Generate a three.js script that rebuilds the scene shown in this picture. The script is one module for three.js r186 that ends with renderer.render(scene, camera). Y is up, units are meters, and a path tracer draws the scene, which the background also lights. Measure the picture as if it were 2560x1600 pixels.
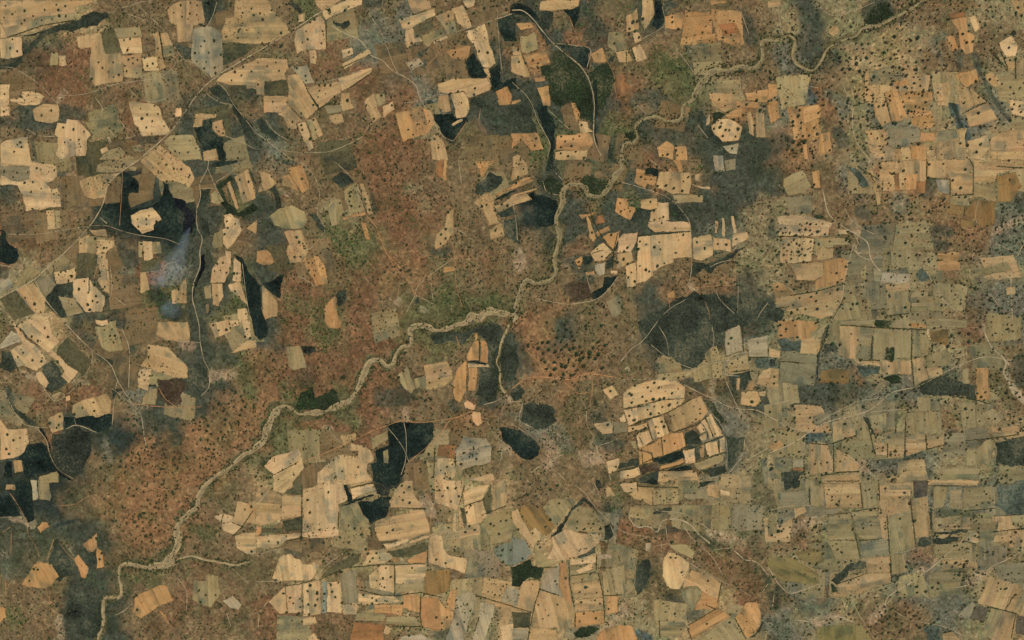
import * as THREE from 'three';
import { Sky } from 'three/addons/objects/Sky.js';
import { mergeGeometries } from 'three/addons/utils/BufferGeometryUtils.js';

// ---------------------------------------------------------------- camera, sky, sun, exposure
const scene = new THREE.Scene();
const MPP = 2;                                   // metres of ground per photo pixel (2560 x 1600)
const camera = new THREE.PerspectiveCamera(20, 1.6, 100, 40000);
camera.position.set(0, 1600 / Math.tan(Math.PI / 18), 0);
camera.up.set(0, 0, -1);
camera.lookAt(0, 0, 0);
scene.add(camera);
const renderer = new THREE.WebGLRenderer();
renderer.toneMapping = THREE.LinearToneMapping;
renderer.toneMappingExposure = 1.15;
renderer.shadowMap.enabled = true;
const sunDir = new THREE.Vector3(0.32, 1, -0.42).normalize();     // high morning sun, short shadows to the lower left
const sky = new Sky();
sky.name = 'sky';
sky.scale.setScalar(30000);
sky.material.uniforms.sunPosition.value.copy(sunDir);
sky.material.uniforms.turbidity.value = 6;
sky.material.uniforms.rayleigh.value = 1.6;
sky.material.uniforms.mieCoefficient.value = 0.005;
sky.userData.kind = 'structure';
scene.add(sky);
scene.environmentIntensity = 0.1;
const sun = new THREE.DirectionalLight(0xffeed6, 4.0);
sun.name = 'sun';
sun.position.copy(sunDir).multiplyScalar(6000);
sun.castShadow = true;
Object.assign(sun.shadow.camera, { left: -3400, right: 3400, top: 3400, bottom: -3400, near: 100, far: 12000 });
sun.shadow.mapSize.set(4096, 4096);
scene.add(sun, sun.target);

// ---------------------------------------------------------------- helpers
let seed = 20240611;
const rnd = () => { seed = (seed + 0x6D2B79F5) | 0; let t = Math.imul(seed ^ (seed >>> 15), 1 | seed); t = (t + Math.imul(t ^ (t >>> 7), 61 | t)) ^ t; return ((t ^ (t >>> 14)) >>> 0) / 4294967296; };
const rr = (a, b) => a + (b - a) * rnd();
const clamp = (x, a = 0, b = 1) => Math.min(b, Math.max(a, x));
const smooth = (a, b, x) => { const t = clamp((x - a) / (b - a)); return t * t * (3 - 2 * t); };
const hash = (x, y, s) => { let h = Math.imul(x, 374761393) ^ Math.imul(y, 668265263) ^ Math.imul(s, 1274126177); h = Math.imul(h ^ (h >>> 13), 1274126177); return ((h ^ (h >>> 16)) >>> 0) / 4294967296; };
const mod = (a, n) => ((a % n) + n) % n;
function vnoise(x, y, s, px = 0, py = 0) {       // value noise, periodic when px, py are given
  let x0 = Math.floor(x), y0 = Math.floor(y); const fx = x - x0, fy = y - y0;
  let x1 = x0 + 1, y1 = y0 + 1;
  if (px) { x0 = mod(x0, px); x1 = mod(x1, px); y0 = mod(y0, py); y1 = mod(y1, py); }
  const u = fx * fx * (3 - 2 * fx), v = fy * fy * (3 - 2 * fy);
  const a = hash(x0, y0, s), b = hash(x1, y0, s), c = hash(x0, y1, s), d = hash(x1, y1, s);
  return (a + (b - a) * u) * (1 - v) + (c + (d - c) * u) * v;
}
function fbm(x, y, s, o = 4) { let r = 0, a = 0.5, f = 1; for (let i = 0; i < o; i++) { r += a * vnoise(x * f, y * f, s + i * 17); a *= 0.5; f *= 2.03; } return r / (1 - Math.pow(0.5, o)); }
const lin = v => { v /= 255; return v <= 0.04045 ? v / 12.92 : Math.pow((v + 0.055) / 1.055, 2.4); };
const KALB = [0.640, 0.650, 0.600];              // brightness in the photo's light to base colour
const col = c => new THREE.Color().setRGB(lin(c[0]) * KALB[0], lin(c[1]) * KALB[1], lin(c[2]) * KALB[2]);
const soil = o => new THREE.MeshPhysicalMaterial({ roughness: 1, specularIntensity: 0.2, side: THREE.DoubleSide, ...o });   // dry matt earth and leaves
const toByte = l => { const v = l <= 0.0031308 ? l * 12.92 : 1.055 * Math.pow(l, 1 / 2.4) - 0.055; return clamp(Math.round(v * 255), 0, 255); };
const used = {};
function numbered(n) { used[n] = (used[n] || 0) + 1; return used[n] === 1 ? n : n + '_' + String(used[n] - 1).padStart(3, '0'); }
function top(o, name, label, category, group) {
  o.name = numbered(name); o.userData.label = label; o.userData.category = category;
  if (group) o.userData.group = group;
  scene.add(o); return o;
}
function structure(o, name) { o.name = numbered(name); o.userData.kind = 'structure'; scene.add(o); return o; }
// photo pixel to ground metres
const gx = px => (px - 1280) * MPP, gz = py => (py - 800) * MPP;
// the sixteen zoomed sheets the outlines were read from: sheet (c, r) is 640 x 400 photo pixels, drawn 2419 wide
let TC = 0, TR = 0; const SC = 640 / 2419;
const sheet = (c, r) => { TC = c; TR = r; };
const P = a => { const o = []; for (let i = 0; i < a.length; i += 2) o.push([gx(TC * 640 + a[i] * SC), gz(TR * 400 + a[i + 1] * SC)]); return o; };
const FULL = a => { const o = []; for (let i = 0; i < a.length; i += 2) o.push([gx(a[i]), gz(a[i + 1])]); return o; };
const area = p => { let s = 0; for (let i = 0; i < p.length; i++) { const a = p[i], b = p[(i + 1) % p.length]; s += a[0] * b[1] - b[0] * a[1]; } return s / 2; };
const inside = (p, x, z) => { let r = false; for (let i = 0, j = p.length - 1; i < p.length; j = i++) if ((p[i][1] > z) !== (p[j][1] > z) && x < (p[j][0] - p[i][0]) * (z - p[i][1]) / (p[j][1] - p[i][1]) + p[i][0]) r = !r; return r; };
const bounds = p => { let a = 1e9, b = 1e9, c = -1e9, d = -1e9; for (const q of p) { a = Math.min(a, q[0]); b = Math.min(b, q[1]); c = Math.max(c, q[0]); d = Math.max(d, q[1]); } return [a, b, c, d]; };
const segDist = (l, x, z) => { let m = 1e9; for (let i = 0; i + 1 < l.length; i++) { const [ax, az] = l[i], [bx, bz] = l[i + 1]; const dx = bx - ax, dz = bz - az; const t = clamp(((x - ax) * dx + (z - az) * dz) / (dx * dx + dz * dz + 1e-9)); m = Math.min(m, Math.hypot(x - ax - dx * t, z - az - dz * t)); } return m; };
function rough(p, step, amp, s) {                // uneven outline: edges cut in short pieces that wander
  const o = [];
  for (let i = 0; i < p.length; i++) {
    const a = p[i], b = p[(i + 1) % p.length], L = Math.hypot(b[0] - a[0], b[1] - a[1]), n = Math.max(1, Math.round(L / step));
    for (let k = 0; k < n; k++) {
      const t = k / n, x = a[0] + (b[0] - a[0]) * t, z = a[1] + (b[1] - a[1]) * t;
      const w = amp * (vnoise(x / 55, z / 55, s) - 0.5) * 2.2 + amp * (vnoise(x / 14, z / 14, s + 5) - 0.5) * 1.2;
      const w2 = amp * (vnoise(x / 50, z / 50, s + 9) - 0.5) * 2.2 + amp * (vnoise(x / 13, z / 13, s + 3) - 0.5) * 1.2;
      o.push([x + w, z + w2]);
    }
  }
  return o;
}
function roundOff(p, n = 5) {                     // closed smooth outline through the points
  const c = new THREE.CatmullRomCurve3(p.map(q => new THREE.Vector3(q[0], 0, q[1])), true, 'catmullrom', 0.35);
  return c.getPoints(p.length * n).slice(0, -1).map(v => [v.x, v.z]);
}
function sheetGeometry(p, cx, cz, ang, scale, ou, ov) {
  let q = p; if (area(q) < 0) q = q.slice().reverse();
  const pts = q.map(a => new THREE.Vector2(a[0], a[1]));
  const tri = THREE.ShapeUtils.triangulateShape(pts, []);
  const pos = [], uv = [], nor = [], idx = [], ca = Math.cos(ang), sa = Math.sin(ang);
  for (const a of q) { pos.push(a[0] - cx, 0, a[1] - cz); nor.push(0, 1, 0); uv.push((a[0] * ca + a[1] * sa) / scale + ou, (-a[0] * sa + a[1] * ca) / scale + ov); }
  for (const t of tri) idx.push(t[0], t[2], t[1]);
  const g = new THREE.BufferGeometry();
  g.setAttribute('position', new THREE.Float32BufferAttribute(pos, 3));
  g.setAttribute('normal', new THREE.Float32BufferAttribute(nor, 3));
  g.setAttribute('uv', new THREE.Float32BufferAttribute(uv, 2));
  g.setIndex(idx); return g;
}
function clip(p, nx, nz, d) {                     // keep the side n.x <= d
  const o = [];
  for (let i = 0; i < p.length; i++) {
    const a = p[i], b = p[(i + 1) % p.length], da = a[0] * nx + a[1] * nz - d, db = b[0] * nx + b[1] * nz - d;
    if (da <= 0) o.push(a);
    if ((da < 0 && db > 0) || (da > 0 && db < 0)) { const t = da / (da - db); o.push([a[0] + (b[0] - a[0]) * t, a[1] + (b[1] - a[1]) * t]); }
  }
  return o;
}
function dataTex(w, h, f, repeat = true) {
  const d = new Uint8Array(w * h * 4);
  for (let y = 0; y < h; y++) for (let x = 0; x < w; x++) { const c = f(x, y), i = (y * w + x) * 4; d[i] = clamp(c[0], 0, 255); d[i + 1] = clamp(c[1], 0, 255); d[i + 2] = clamp(c[2], 0, 255); d[i + 3] = 255; }
  const t = new THREE.DataTexture(d, w, h, THREE.RGBAFormat);
  t.colorSpace = THREE.SRGBColorSpace; t.magFilter = THREE.LinearFilter; t.minFilter = THREE.LinearMipmapLinearFilter; t.generateMipmaps = true;
  if (repeat) t.wrapS = t.wrapT = THREE.RepeatWrapping;
  t.needsUpdate = true; return t;
}
// ---------------------------------------------------------------- traced data stores
const fields = [], burns = [], tracks = [], hedges = [], treeMarks = [], rivers = [], smears = [], greens = [];
const f = (tone, a, n, dir) => fields.push({ tone, p: P(a), n, dir });
const burn = (tone, a) => burns.push({ tone, p: P(a) });
const t_ = (w, c, a) => tracks.push({ w, c, p: P(a) });
const hedge = (...a) => { for (const q of a) hedges.push(P(q)); };
const smear = (c, w, a, s = 1) => smears.push({ c, w: w * SC * MPP, p: P(a), s });   // soil or ash stains in the ground colour
const trees = (r, a) => { for (const q of P(a)) treeMarks.push({ x: q[0], z: q[1], r }); };
const green = (...a) => { for (let i = 0; i < a.length; i += 3) { const q = P([a[i], a[i + 1]])[0]; greens.push([q[0], q[1], a[i + 2] * SC * MPP]); } };
// ---------------------------------------------------------------- traced outlines (fields f, burnt ground burn, tracks t_, trees)
sheet(0, 0);
f('B', [0,0,885,0,880,20,700,60,715,185,420,235,250,290,65,358,40,280,0,200], 4, -10);
f('A', [0,200,40,280,65,358,0,362], 1);
f('C', [245,185,435,150,700,120,712,185,420,235,250,285], 1);
f('A', [0,368,200,340,210,520,70,560,0,548], 2, 90);
f('B', [720,350,940,305,985,470,1005,510,1140,500,1165,610,1165,760,895,810,860,740,845,600,850,450,740,455], 3, 90);
f('K', [960,300,1090,265,1140,490,1000,510,985,470]);
f('C', [1090,265,1330,250,1345,345,1115,358]);
f('A', [1118,362,1335,352,1340,500,1160,515,1140,450], 2, 0);
f('B', [1160,520,1345,510,1350,735,1175,735], 2, 0);
f('A', [1345,540,1480,535,1505,670,1350,680]);
f('B', [1440,310,1506,305,1545,560,1570,640,1508,665,1482,520,1470,400], 2, 90);
f('B', [1513,310,1590,310,1630,430,1535,433]);
f('C', [1537,438,1635,433,1660,520,1545,545]);
f('A', [555,520,620,515,622,622,555,622]); f('C', [480,500,550,500,553,610,480,615]);
f('A', [0,790,98,800,85,1088,0,1095], 2, 0);
f('A', [215,865,380,872,415,900,380,985,330,998,215,995,100,955,100,940,215,930], 2, 0);
f('B', [315,1035,400,985,555,985,570,1040,550,1150,480,1165,325,1140], 2, 0);
f('A', [540,1150,620,1160,625,1120,735,1135,790,1190,860,1280,815,1330,815,1465,700,1470,560,1512,525,1465,545,1390,550,1300,520,1270], 3, 90);
f('C', [800,1160,895,1135,915,1230,860,1270], 2, 75); f('B', [850,1325,1000,1285,1005,1300,855,1345]); f('A', [945,1410,1010,1380,1030,1420,965,1455]);
f('A', [1010,1285,1040,1280,1055,1330,1030,1345]); f('C', [930,1512,1000,1440,1130,1385,1200,1440,1280,1512], 2, -20);
f('A', [1205,960,1385,965,1500,1000,1520,1030,1540,1130,1615,1235,1560,1275,1350,1285,1310,1200,1270,1180,1240,1080], 2, 0);
f('B', [1580,90,1640,30,1700,0,1915,0,1930,210,1830,235,1830,260,1815,395,1675,400,1670,240,1600,200], 2, 90);
f('P', [1830,280,1950,250,2050,280,2095,320,2110,560,2100,680,2000,745,1815,580,1815,402], 2, 90);
f('B', [2225,0,2545,0,2570,110,2715,240,2725,305,2560,395,2419,410,2110,405,2095,310,2130,180,2210,150], 3, 0);
f('K', [2115,412,2440,412,2330,500,2115,620]);
f('B', [2045,765,2110,690,2419,560,2720,560,2725,640,2690,690,2720,760,2500,770,2500,850,2330,845,2325,810,2165,805], 3, 0);
f('B', [1850,1070,2050,1070,2040,1110,1915,1125,1915,1185,1830,1195]); f('B', [2004,1150,2110,1130,2120,1290,2080,1290,2004,1220]); f('B', [1920,1430,2045,1400,2055,1512,1930,1512]);
f('C', [1600,1275,1830,1270,1890,1420,1900,1512,1690,1512,1620,1450,1550,1340]);
f('W', [1670,1020,1720,1020,1715,1105,1650,1100]);
f('C', [1240,1380,1320,1368,1370,1440,1270,1440], 2, 0);
burn('k', [1915,1128,2000,1128,2000,1220,2080,1295,2125,1300,2130,1512,2060,1500,2045,1400,1920,1420,1850,1280,1830,1200,1915,1190]);
burn('d', [1965,840,2090,800,2150,870,2200,990,2120,960]); burn('d', [1935,0,2040,0,2030,120,1960,255,1935,205]); burn('d', [1660,410,1800,460,1808,565,1740,560]);
burn('d', [2195,990,2240,1010,2330,1120,2419,1260,2419,1350,2330,1300,2250,1150]);
burn('k', [200,350,330,340,360,320,480,290,700,240,720,205,600,245,430,280,330,320,210,365]);
burn('d', [560,250,740,195,880,110,960,110,1010,170,900,235,740,270,580,310,430,330,340,420,210,560,150,630,130,600,230,480,330,380,400,310]);
smear('k', 80, [990,140,900,170,700,215,560,260,400,320,330,410,210,540,130,620,0,630]); smear('d', 130, [0,1160,250,1180,520,1180,620,1250]); smear('d', 110, [300,1320,330,1420,420,1512]);
smear('h', 330, [330,560,560,700,350,620]); smear('d', 120, [600,1020,760,1090]); smear('p', 70, [550,960,600,870]); smear('d', 120, [1300,1320,1450,1330]);
t_(7, 'w', [2419,493,2095,690,1950,800,1850,910,1710,1110,1600,1255,1310,1512]);
t_(3, 'w', [0,630,130,645,270,725,400,820,520,960]); t_(3, 'w', [580,905,760,895,900,860,1080,800,1300,765,1500,735,1650,620,1665,550]);
t_(3, 'w', [1280,30,1420,160,1540,280,1640,430,1740,560,1815,585,1990,740]); t_(3, 'w', [1150,75,1290,35]); t_(3, 'w', [1200,130,1350,180,1500,240]);
t_(3, 'w', [2045,770,2130,850,2210,990,2300,1100,2419,1265]); t_(3, 'w', [1950,885,2080,965,2200,990]); t_(3, 'w', [1210,830,1330,940,1480,960,1650,870]);
t_(3, 'w', [900,920,970,1030,960,1090]); t_(3, 'w', [1010,1210,1110,1300,1220,1300,1300,1270]); t_(3, 'w', [1130,1130,1180,1200,1260,1250]); t_(3, 'w', [2125,1280,2270,1340,2419,1410]);
t_(3, 'w', [1400,10,1280,30]); t_(3, 'w', [2050,20,2010,150,1955,250]); t_(3, 'w', [250,1220,380,1285,520,1290]);
hedge([1507,300,1545,555], [65,355,420,235], [425,235,715,190]);
trees(11, [235,100,425,92,555,92,397,190,563,148,625,150,1710,48,1803,25,1865,50,1722,157,2378,80,2400,142,1935,387,2027,383,1900,437,1975,497,2090,517,1845,500,2032,638,2040,690,2222,678,1207,472,1175,378,1300,565,1447,600,1025,678,1125,705,697,1222,1393,1082,1345,1118,2295,120,1353,660,1700,550,1087,1308]);
trees(8, [535,42,617,57,235,190,493,180,205,222,315,152,120,135,40,162,55,55,120,370,98,452,165,482,1795,125,1645,120,1862,140,1780,178,1895,230,2255,290,2250,358,1950,585,1930,645,1860,580,2198,645,2300,628,2380,672,2283,710,2190,758,1233,367,1277,317,1463,305,1215,560,1255,545,1367,550,1395,622,1258,600,1490,632,1505,543,1495,455,1525,410,933,590,970,638,1075,725,1070,590,1200,672,1297,690,1612,488,1180,620,870,742,268,898,488,1045,395,1088,40,1052,600,1205,795,1243,670,1320,748,1320,612,1343,765,1385,195,1345,168,1368,205,1385,135,1435,45,885,1495,1078,1440,1145,1385,1205,1550,1190,1460,1000,1435,1262,1648,1312,1797,1330,1870,1360,1855,1400,1780,1440,1612,1440,1475,1408,1130,1405,1195,1445,1138,1490,1010,1345,2045,1200,2150,630,2170,545,2220,552,2115,1155]);
green(1700,590,60,1580,570,40,780,690,60,650,370,60);

sheet(1, 0);
f('A', [375,290,610,140,650,190,655,300,668,460,560,470,470,470,385,500,360,380], 2, 90); f('A', [500,474,562,472,565,605,505,600]);
f('A', [622,120,850,0,1010,0,1000,50,740,150,660,190], 2, -30); f('B', [560,0,830,0,620,97,590,60]); f('A', [405,135,465,125,465,190,410,215]);
f('A', [810,475,905,450,930,515,830,550]); f('A', [820,600,1050,465,1075,515,835,650], 2, -30); f('P', [340,640,490,610,550,790,470,800,380,700], 2, 70);
f('K', [80,770,305,765,305,900,75,903]); f('B', [75,907,300,910,280,1060,75,1060], 2, 0); f('B', [0,750,73,770,73,900,0,890]);
f('B', [305,710,400,700,480,830,590,1030,490,1120,430,1110,300,990,310,850], 4, 55); f('A', [385,1160,465,1145,550,1400,500,1430]);
f('C', [470,1135,518,1120,580,1310,548,1330]); f('B', [520,1115,560,1100,640,1270,590,1300]); f('B', [480,830,800,770,800,870,600,1025], 3, -25);
f('B', [802,880,880,865,935,1030,830,1055,802,990]); f('B', [685,1085,815,1062,835,1150,740,1175,700,1140]); f('D', [640,1000,800,980,810,1058,680,1082]);
f('A', [780,740,1100,640,1090,690,880,830,802,850], 2, -25); f('B', [200,1080,300,995,420,1110,470,1140,380,1160,390,1215,310,1230,250,1100]);
f('B', [1015,945,1115,885,1150,1010,1200,1110,1120,1165,1050,1030]); f('C', [1118,888,1210,890,1230,960,1153,1008]); f('A', [1210,1010,1300,950,1310,1030,1203,1108]);
f('O', [1315,1075,1560,1010,1640,1040,1700,1160,1640,1260,1500,1310,1390,1330], 3, 75); f('B', [1640,1280,1700,1260,1780,1340,1820,1512,1660,1512], 2, 80);
f('A', [1345,175,1480,140,1680,90,1700,150,1460,255,1380,270], 2, -20); f('B', [1702,147,1940,55,1960,100,1870,140,1870,190,1740,208]); f('K', [1460,265,1660,195,1685,265,1520,335]);
f('A', [1410,290,1470,272,1505,370,1545,345,1585,390,1510,410,1440,460,1410,390]); f('C', [1560,345,1750,262,1800,330,1680,390,1640,440,1590,420], 2, -25);
f('C', [1742,212,1870,195,1900,290,1802,332]); f('A', [1680,385,1800,332,1815,350,1690,410]); f('B', [1880,100,1950,45,1985,100,2040,250,1960,260,1900,200]);
f('B', [1435,0,1640,0,1660,80,1480,130]); f('A', [1950,0,2080,0,2060,60,1990,80]);
f('A', [1990,290,2160,230,2190,380,2260,600,2200,640,2150,640,2080,470,2030,400], 2, 70); f('A', [2150,650,2195,645,2230,730,2200,745]);
f('O', [1785,480,1950,430,2020,430,2020,500,1990,560,1850,540]); f('B', [1722,790,1910,740,2190,730,2220,820,2200,860,2010,930,1960,862,1830,880,1740,880], 3, -15);
f('B', [1725,895,1810,890,1840,1050,1765,1075,1715,1010], 2, 80); f('A', [1832,890,1955,868,2008,940,2015,1000,1980,1100,1900,1120,1875,1010], 2, 60); f('A', [1855,1165,1950,1115,1955,1145,1870,1185]);
f('P', [1420,590,1540,550,1580,610,1470,665], 2, -25); f('O', [2270,860,2380,810,2419,900,2400,990,2300,1000]);
burn('k', [1985,570,2060,490,2140,640,2200,740,2050,760,2000,700]); burn('k', [2205,675,2310,610,2320,760,2250,860,2205,850,2225,820]);
burn('k', [1680,1070,1770,1090,1850,1060,1878,1120,1985,1105,1990,1150,1900,1290,1860,1325,1780,1290,1680,1150]); burn('d', [2010,935,2140,920,2190,960,2120,1030,2020,1000]);
burn('k', [2280,180,2440,120,2460,380,2360,385,2290,300]); burn('k', [2310,765,2460,740,2440,850,2310,850,2250,880,2250,860]); burn('d', [2295,400,2310,400,2315,590,2290,590]);
burn('d', [720,220,860,190,890,230,830,290]); burn('d', [1490,510,1600,450,1640,440,1530,540]); burn('d', [1540,640,1590,560,1640,560,1600,640]); burn('d', [310,30,360,20,450,100,420,120]);
smear('s', 190, [1080,40,1150,200,1120,380,1160,520]); smear('s', 120, [1150,480,1250,580,1350,680,1480,740,1560,850,1620,1000]); smear('k', 70, [1640,980,1700,1130,1780,1270,1860,1320]); smear('d', 120, [1060,40,1160,20]);
smear('s', 120, [0,1240,150,1320,260,1380]); smear('k', 80, [30,1150,100,1240,180,1300]); smear('h', 360, [1100,800,1350,850,1300,720]); smear('r', 200, [560,630,720,640,760,320]); smear('d', 120, [1560,490,1700,400]);
t_(7, 'w', [0,495,190,380,380,265,620,110,860,0]); t_(3, 'w', [1060,120,1190,320,1250,480,1310,640,1340,690]); t_(5, 'w', [710,240,830,310,980,380,1060,480,1075,515,1190,570,1310,680,1400,720,1510,810,1545,920,1590,1000,1640,1080,1770,1290,1860,1330]);
t_(3, 'w', [1380,975,1580,945,1690,905,1850,880]); t_(3, 'w', [2330,700,2310,560,2290,300,2280,170,2310,100]); t_(4, 'w', [1690,410,1900,300,2200,205,2419,130]); t_(3, 'w', [540,790,780,740,870,700,1000,670]);
t_(3, 'o', [1000,1290,1100,1160,1310,1030]); t_(3, 'o', [1600,640,1720,510,1800,420]); t_(3, 'w', [90,1130,170,1240,320,1340]); t_(3, 'w', [0,1255,90,1320,220,1420,340,1512]); t_(3, 'w', [230,1420,400,1440,560,1440,700,1430,920,1340,1010,1290]);
t_(3, 'o', [1860,1340,1910,1270,1990,1150]); t_(3, 'o', [2120,1030,2110,1180,2170,1250]); t_(2.5, 'w', [1200,0,1190,60]);
hedge([660,190,668,460], [810,640,1075,515], [890,830,1090,690], [470,830,590,1025], [590,1030,740,950]);
trees(11, [555,185,475,295,490,370,515,210,240,310,40,125,65,183,220,668,655,803,703,803,870,950,585,993,543,990,160,960,1285,995,475,760,470,715,725,1390,2190,497,1725,1392,1808,1392,150,95,843,97,692,97,600,805,545,540,440,400,20,797]);
trees(8, [620,410,110,625,430,1180,438,1222,565,1225,545,1130,345,1150,757,957,745,910,590,915,600,857,430,1070,1043,993,1117,1125,1185,900,1818,150,1805,228,1860,263,1750,315,1470,405,2110,485,2160,355,1883,490,1910,548,2070,830,1910,860,2060,893,1835,885,1945,970,1530,1170,1440,1225,1690,1310,1645,1320,1380,180,1445,220,2065,120,2370,90,960,1405,1065,1440,1180,1280,1220,1170,1318,1175,318,1220,318,625,190,590,20,590,390,645,880,495,1555,600,860,435,680,680,790,680]);
trees(13, [515,1310]);
green(2390,430,60,1040,1350,110,920,1330,60,2340,1360,60,2380,1460,50,1570,1385,40,330,1090,50);

sheet(2, 0);
f('O', [40,225,190,212,212,255,85,290]); f('C', [75,340,150,340,200,300,230,330,250,470,150,500,100,500]); f('B', [0,440,80,445,100,518,0,530]);
f('O', [105,522,320,490,370,590,240,640,150,635], 3, -15); f('B', [0,535,98,522,148,640,180,720,120,730,0,680], 2, 75); f('O', [215,745,305,715,310,760,220,780]);
f('O', [235,830,350,800,350,870,355,1000,290,1000,260,900]); f('O', [0,955,75,935,85,955,0,990]); f('O', [555,970,595,970,635,1110,610,1140,580,1080]);
f('A', [620,1140,715,1150,720,1210,760,1250,660,1265]); f('O', [0,1270,110,1262,240,1250,300,1410,190,1425,100,1330,0,1400], 2, 70); f('O', [420,1280,740,1262,760,1330,720,1420,420,1420], 3, -5);
f('B', [400,1430,720,1425,700,1512,400,1512]);
f('O', [770,490,850,445,895,590,770,585,745,510]); f('B', [980,490,1090,465,1145,570,1080,595,1010,590], 3, 80); f('A', [1125,450,1210,420,1270,550,1175,580], 2, 80);
f('A', [1140,310,1205,300,1225,390,1160,410]); f('B', [1080,150,1180,80,1200,270,1080,310], 2, 80); f('C', [910,300,1030,300,1100,460,980,485,900,440], 3, 75);
f('O', [1440,160,1610,100,1640,200,1600,280,1440,260], 2, 80); f('O', [1700,340,1920,310,1930,390,1720,430], 2, -8); f('R', [1950,220,2110,215,2150,315,2000,325]);
f('O', [2000,330,2160,320,2160,470,2000,400], 2, 0); f('O', [1875,0,2020,0,2020,25,1885,40]); f('R', [970,715,1060,700,1070,780,1110,810,1115,890,1000,930,975,780], 2, 80);
f('B', [1860,880,2100,880,2140,1000,2010,1060,1930,1020,1880,950]); f('O', [2110,950,2320,950,2330,1020,2180,1030,2165,1110,2060,1120,2015,1090,2130,1030]); f('O', [2205,870,2419,840,2419,960,2220,948], 2, -5);
f('A', [1945,1130,2030,1130,2170,1190,2140,1330,1990,1340,1910,1270,1880,1190], 6, 110); f('A', [1835,1130,1865,1080,1860,1170,1825,1180]);
f('B', [2215,1080,2260,1060,2290,1290,2250,1260], 2, 85); f('B', [2300,1060,2380,1070,2390,1290,2310,1300], 3, 85);
f('O', [1380,1400,1470,1330,1530,1380,1525,1500,1390,1480]); f('O', [1540,1380,1650,1370,1660,1512,1545,1512], 2, 85); f('P', [1985,1390,2140,1360,2130,1460,2060,1450]);
f('B', [270,0,640,0,630,60,480,90,260,110]); f('B', [1230,0,1335,0,1330,130,1260,290,1220,200]);
burn('k', [0,35,60,25,160,60,240,150,280,210,380,400,320,430,230,240,150,150,0,110]); burn('k', [480,80,650,65,640,160,590,270,560,220,530,130]);
burn('k', [1340,0,1420,0,1420,60,1440,230,1370,270,1320,240,1335,120]); burn('d', [1425,0,1560,0,1570,60,1430,150]); burn('k', [430,410,540,420,740,460,720,650,650,640,560,540,450,450]);
burn('m', [270,640,380,590,380,490,470,480,560,550,690,690,760,900,780,1080,770,1230,730,1160,640,1120,590,1000,540,960,400,1000,350,870,350,760,280,700]);
burn('m', [720,690,800,640,900,600,950,690,970,780,930,900,880,1000,810,1050,790,900]); burn('k', [755,750,800,760,815,900,810,1080,800,1280,810,1380,770,1300,765,1080,785,900]);
burn('k', [200,980,330,990,410,1200,410,1380,390,1600,330,1620,355,1370,290,1200]); burn('d', [0,1000,150,1000,180,1100,240,1180,240,1245,120,1255,0,1262]);
burn('d', [250,100,340,80,390,170,360,290,290,240]); burn('d', [0,140,60,150,90,190,40,230,0,360]); burn('d', [1765,1050,1800,1040,1850,1130,1900,1260,2000,1340,1980,1400,1900,1370,1810,1250,1740,1130]); burn('m', [1890,1050,1960,1060,2010,1080,1990,1110,1900,1180,1870,1130]);
burn('m', [1085,1250,1150,1240,1170,1310,1110,1350,1070,1300]); burn('d', [740,590,900,595,940,500,980,540,960,600,860,640,760,650]);
smear('d', 190, [1180,930,1300,910,1420,980,1550,1060]); smear('d', 120, [1700,620,1800,700]); smear('g', 260, [1400,600,1560,680,1600,850]); smear('d', 200, [2180,200,2240,330]); smear('d', 180, [800,500,760,320,840,280]); smear('s', 140, [1680,470,1720,500]);
smear('d', 240, [1500,1260,1700,1330,1850,1440,2200,1400,2380,1420]); smear('g', 200, [900,1280,980,1100]); smear('d', 160, [250,950,330,1150]); smear('r', 140, [1000,660,1150,740]);
rivers.push({ thin: 0.72, w: [13, 12, 11, 12, 13, 12, 13, 14, 15, 16, 16, 14, 12, 10, 9, 9, 8, 9, 9, 10, 10, 10, 11], p: P([2419,370,2370,390,2365,560,2330,610,2260,650,2170,630,2050,660,1900,670,1800,770,1750,870,1690,940,1605,1000,1615,1090,1570,1140,1440,1130,1350,1105,1190,1155,1160,1200,1190,1290,1160,1345,1080,1360,1040,1440,1035,1512]) });
t_(5, 'w', [0,95,100,100,200,180,300,310,400,420,520,520,640,620,720,740,770,900,775,1080,770,1250,790,1370,840,1470]); t_(3, 'w', [0,775,130,900,190,990,240,1130,300,1240,360,1370,330,1500]);
t_(3, 'o', [540,150,580,260,620,350]); t_(3, 'w', [400,410,600,430,740,465,710,640]); t_(3, 'o', [860,470,900,580,960,690,970,800,990,930]); t_(3, 'w', [1130,940,1270,1080]); t_(3, 'w', [1500,380,1620,550,1770,760]);
t_(3, 'w', [340,1030,440,1130,560,1230]); t_(3, 'o', [1850,150,1900,270,1940,340]); t_(3, 'w', [1420,60,1440,230,1230,370]); t_(3, 'w', [2160,100,2190,180,2240,330]); t_(2.5, 'w', [860,490,1000,495]); t_(3, 'w', [2310,60,2400,190]); t_(3, 'o', [710,0,730,40]); t_(3, 'w', [1760,1180,1810,1250,1860,1310]);
hedge([1130,450,1170,580], [1080,490,1080,590], [90,500,130,620]);
trees(11, [62,468,200,570,248,595,545,1195,565,1243,967,410,1200,352,1110,272,1143,207,1187,200,1235,178,1165,290,1980,1160,1993,1280,2020,1225,2052,1228,2313,947,2345,1038,2218,983,2143,1003,530,1470,227,1305,2140,1215,1968,1200,1907,1217,1575,272,1110,320]);
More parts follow.
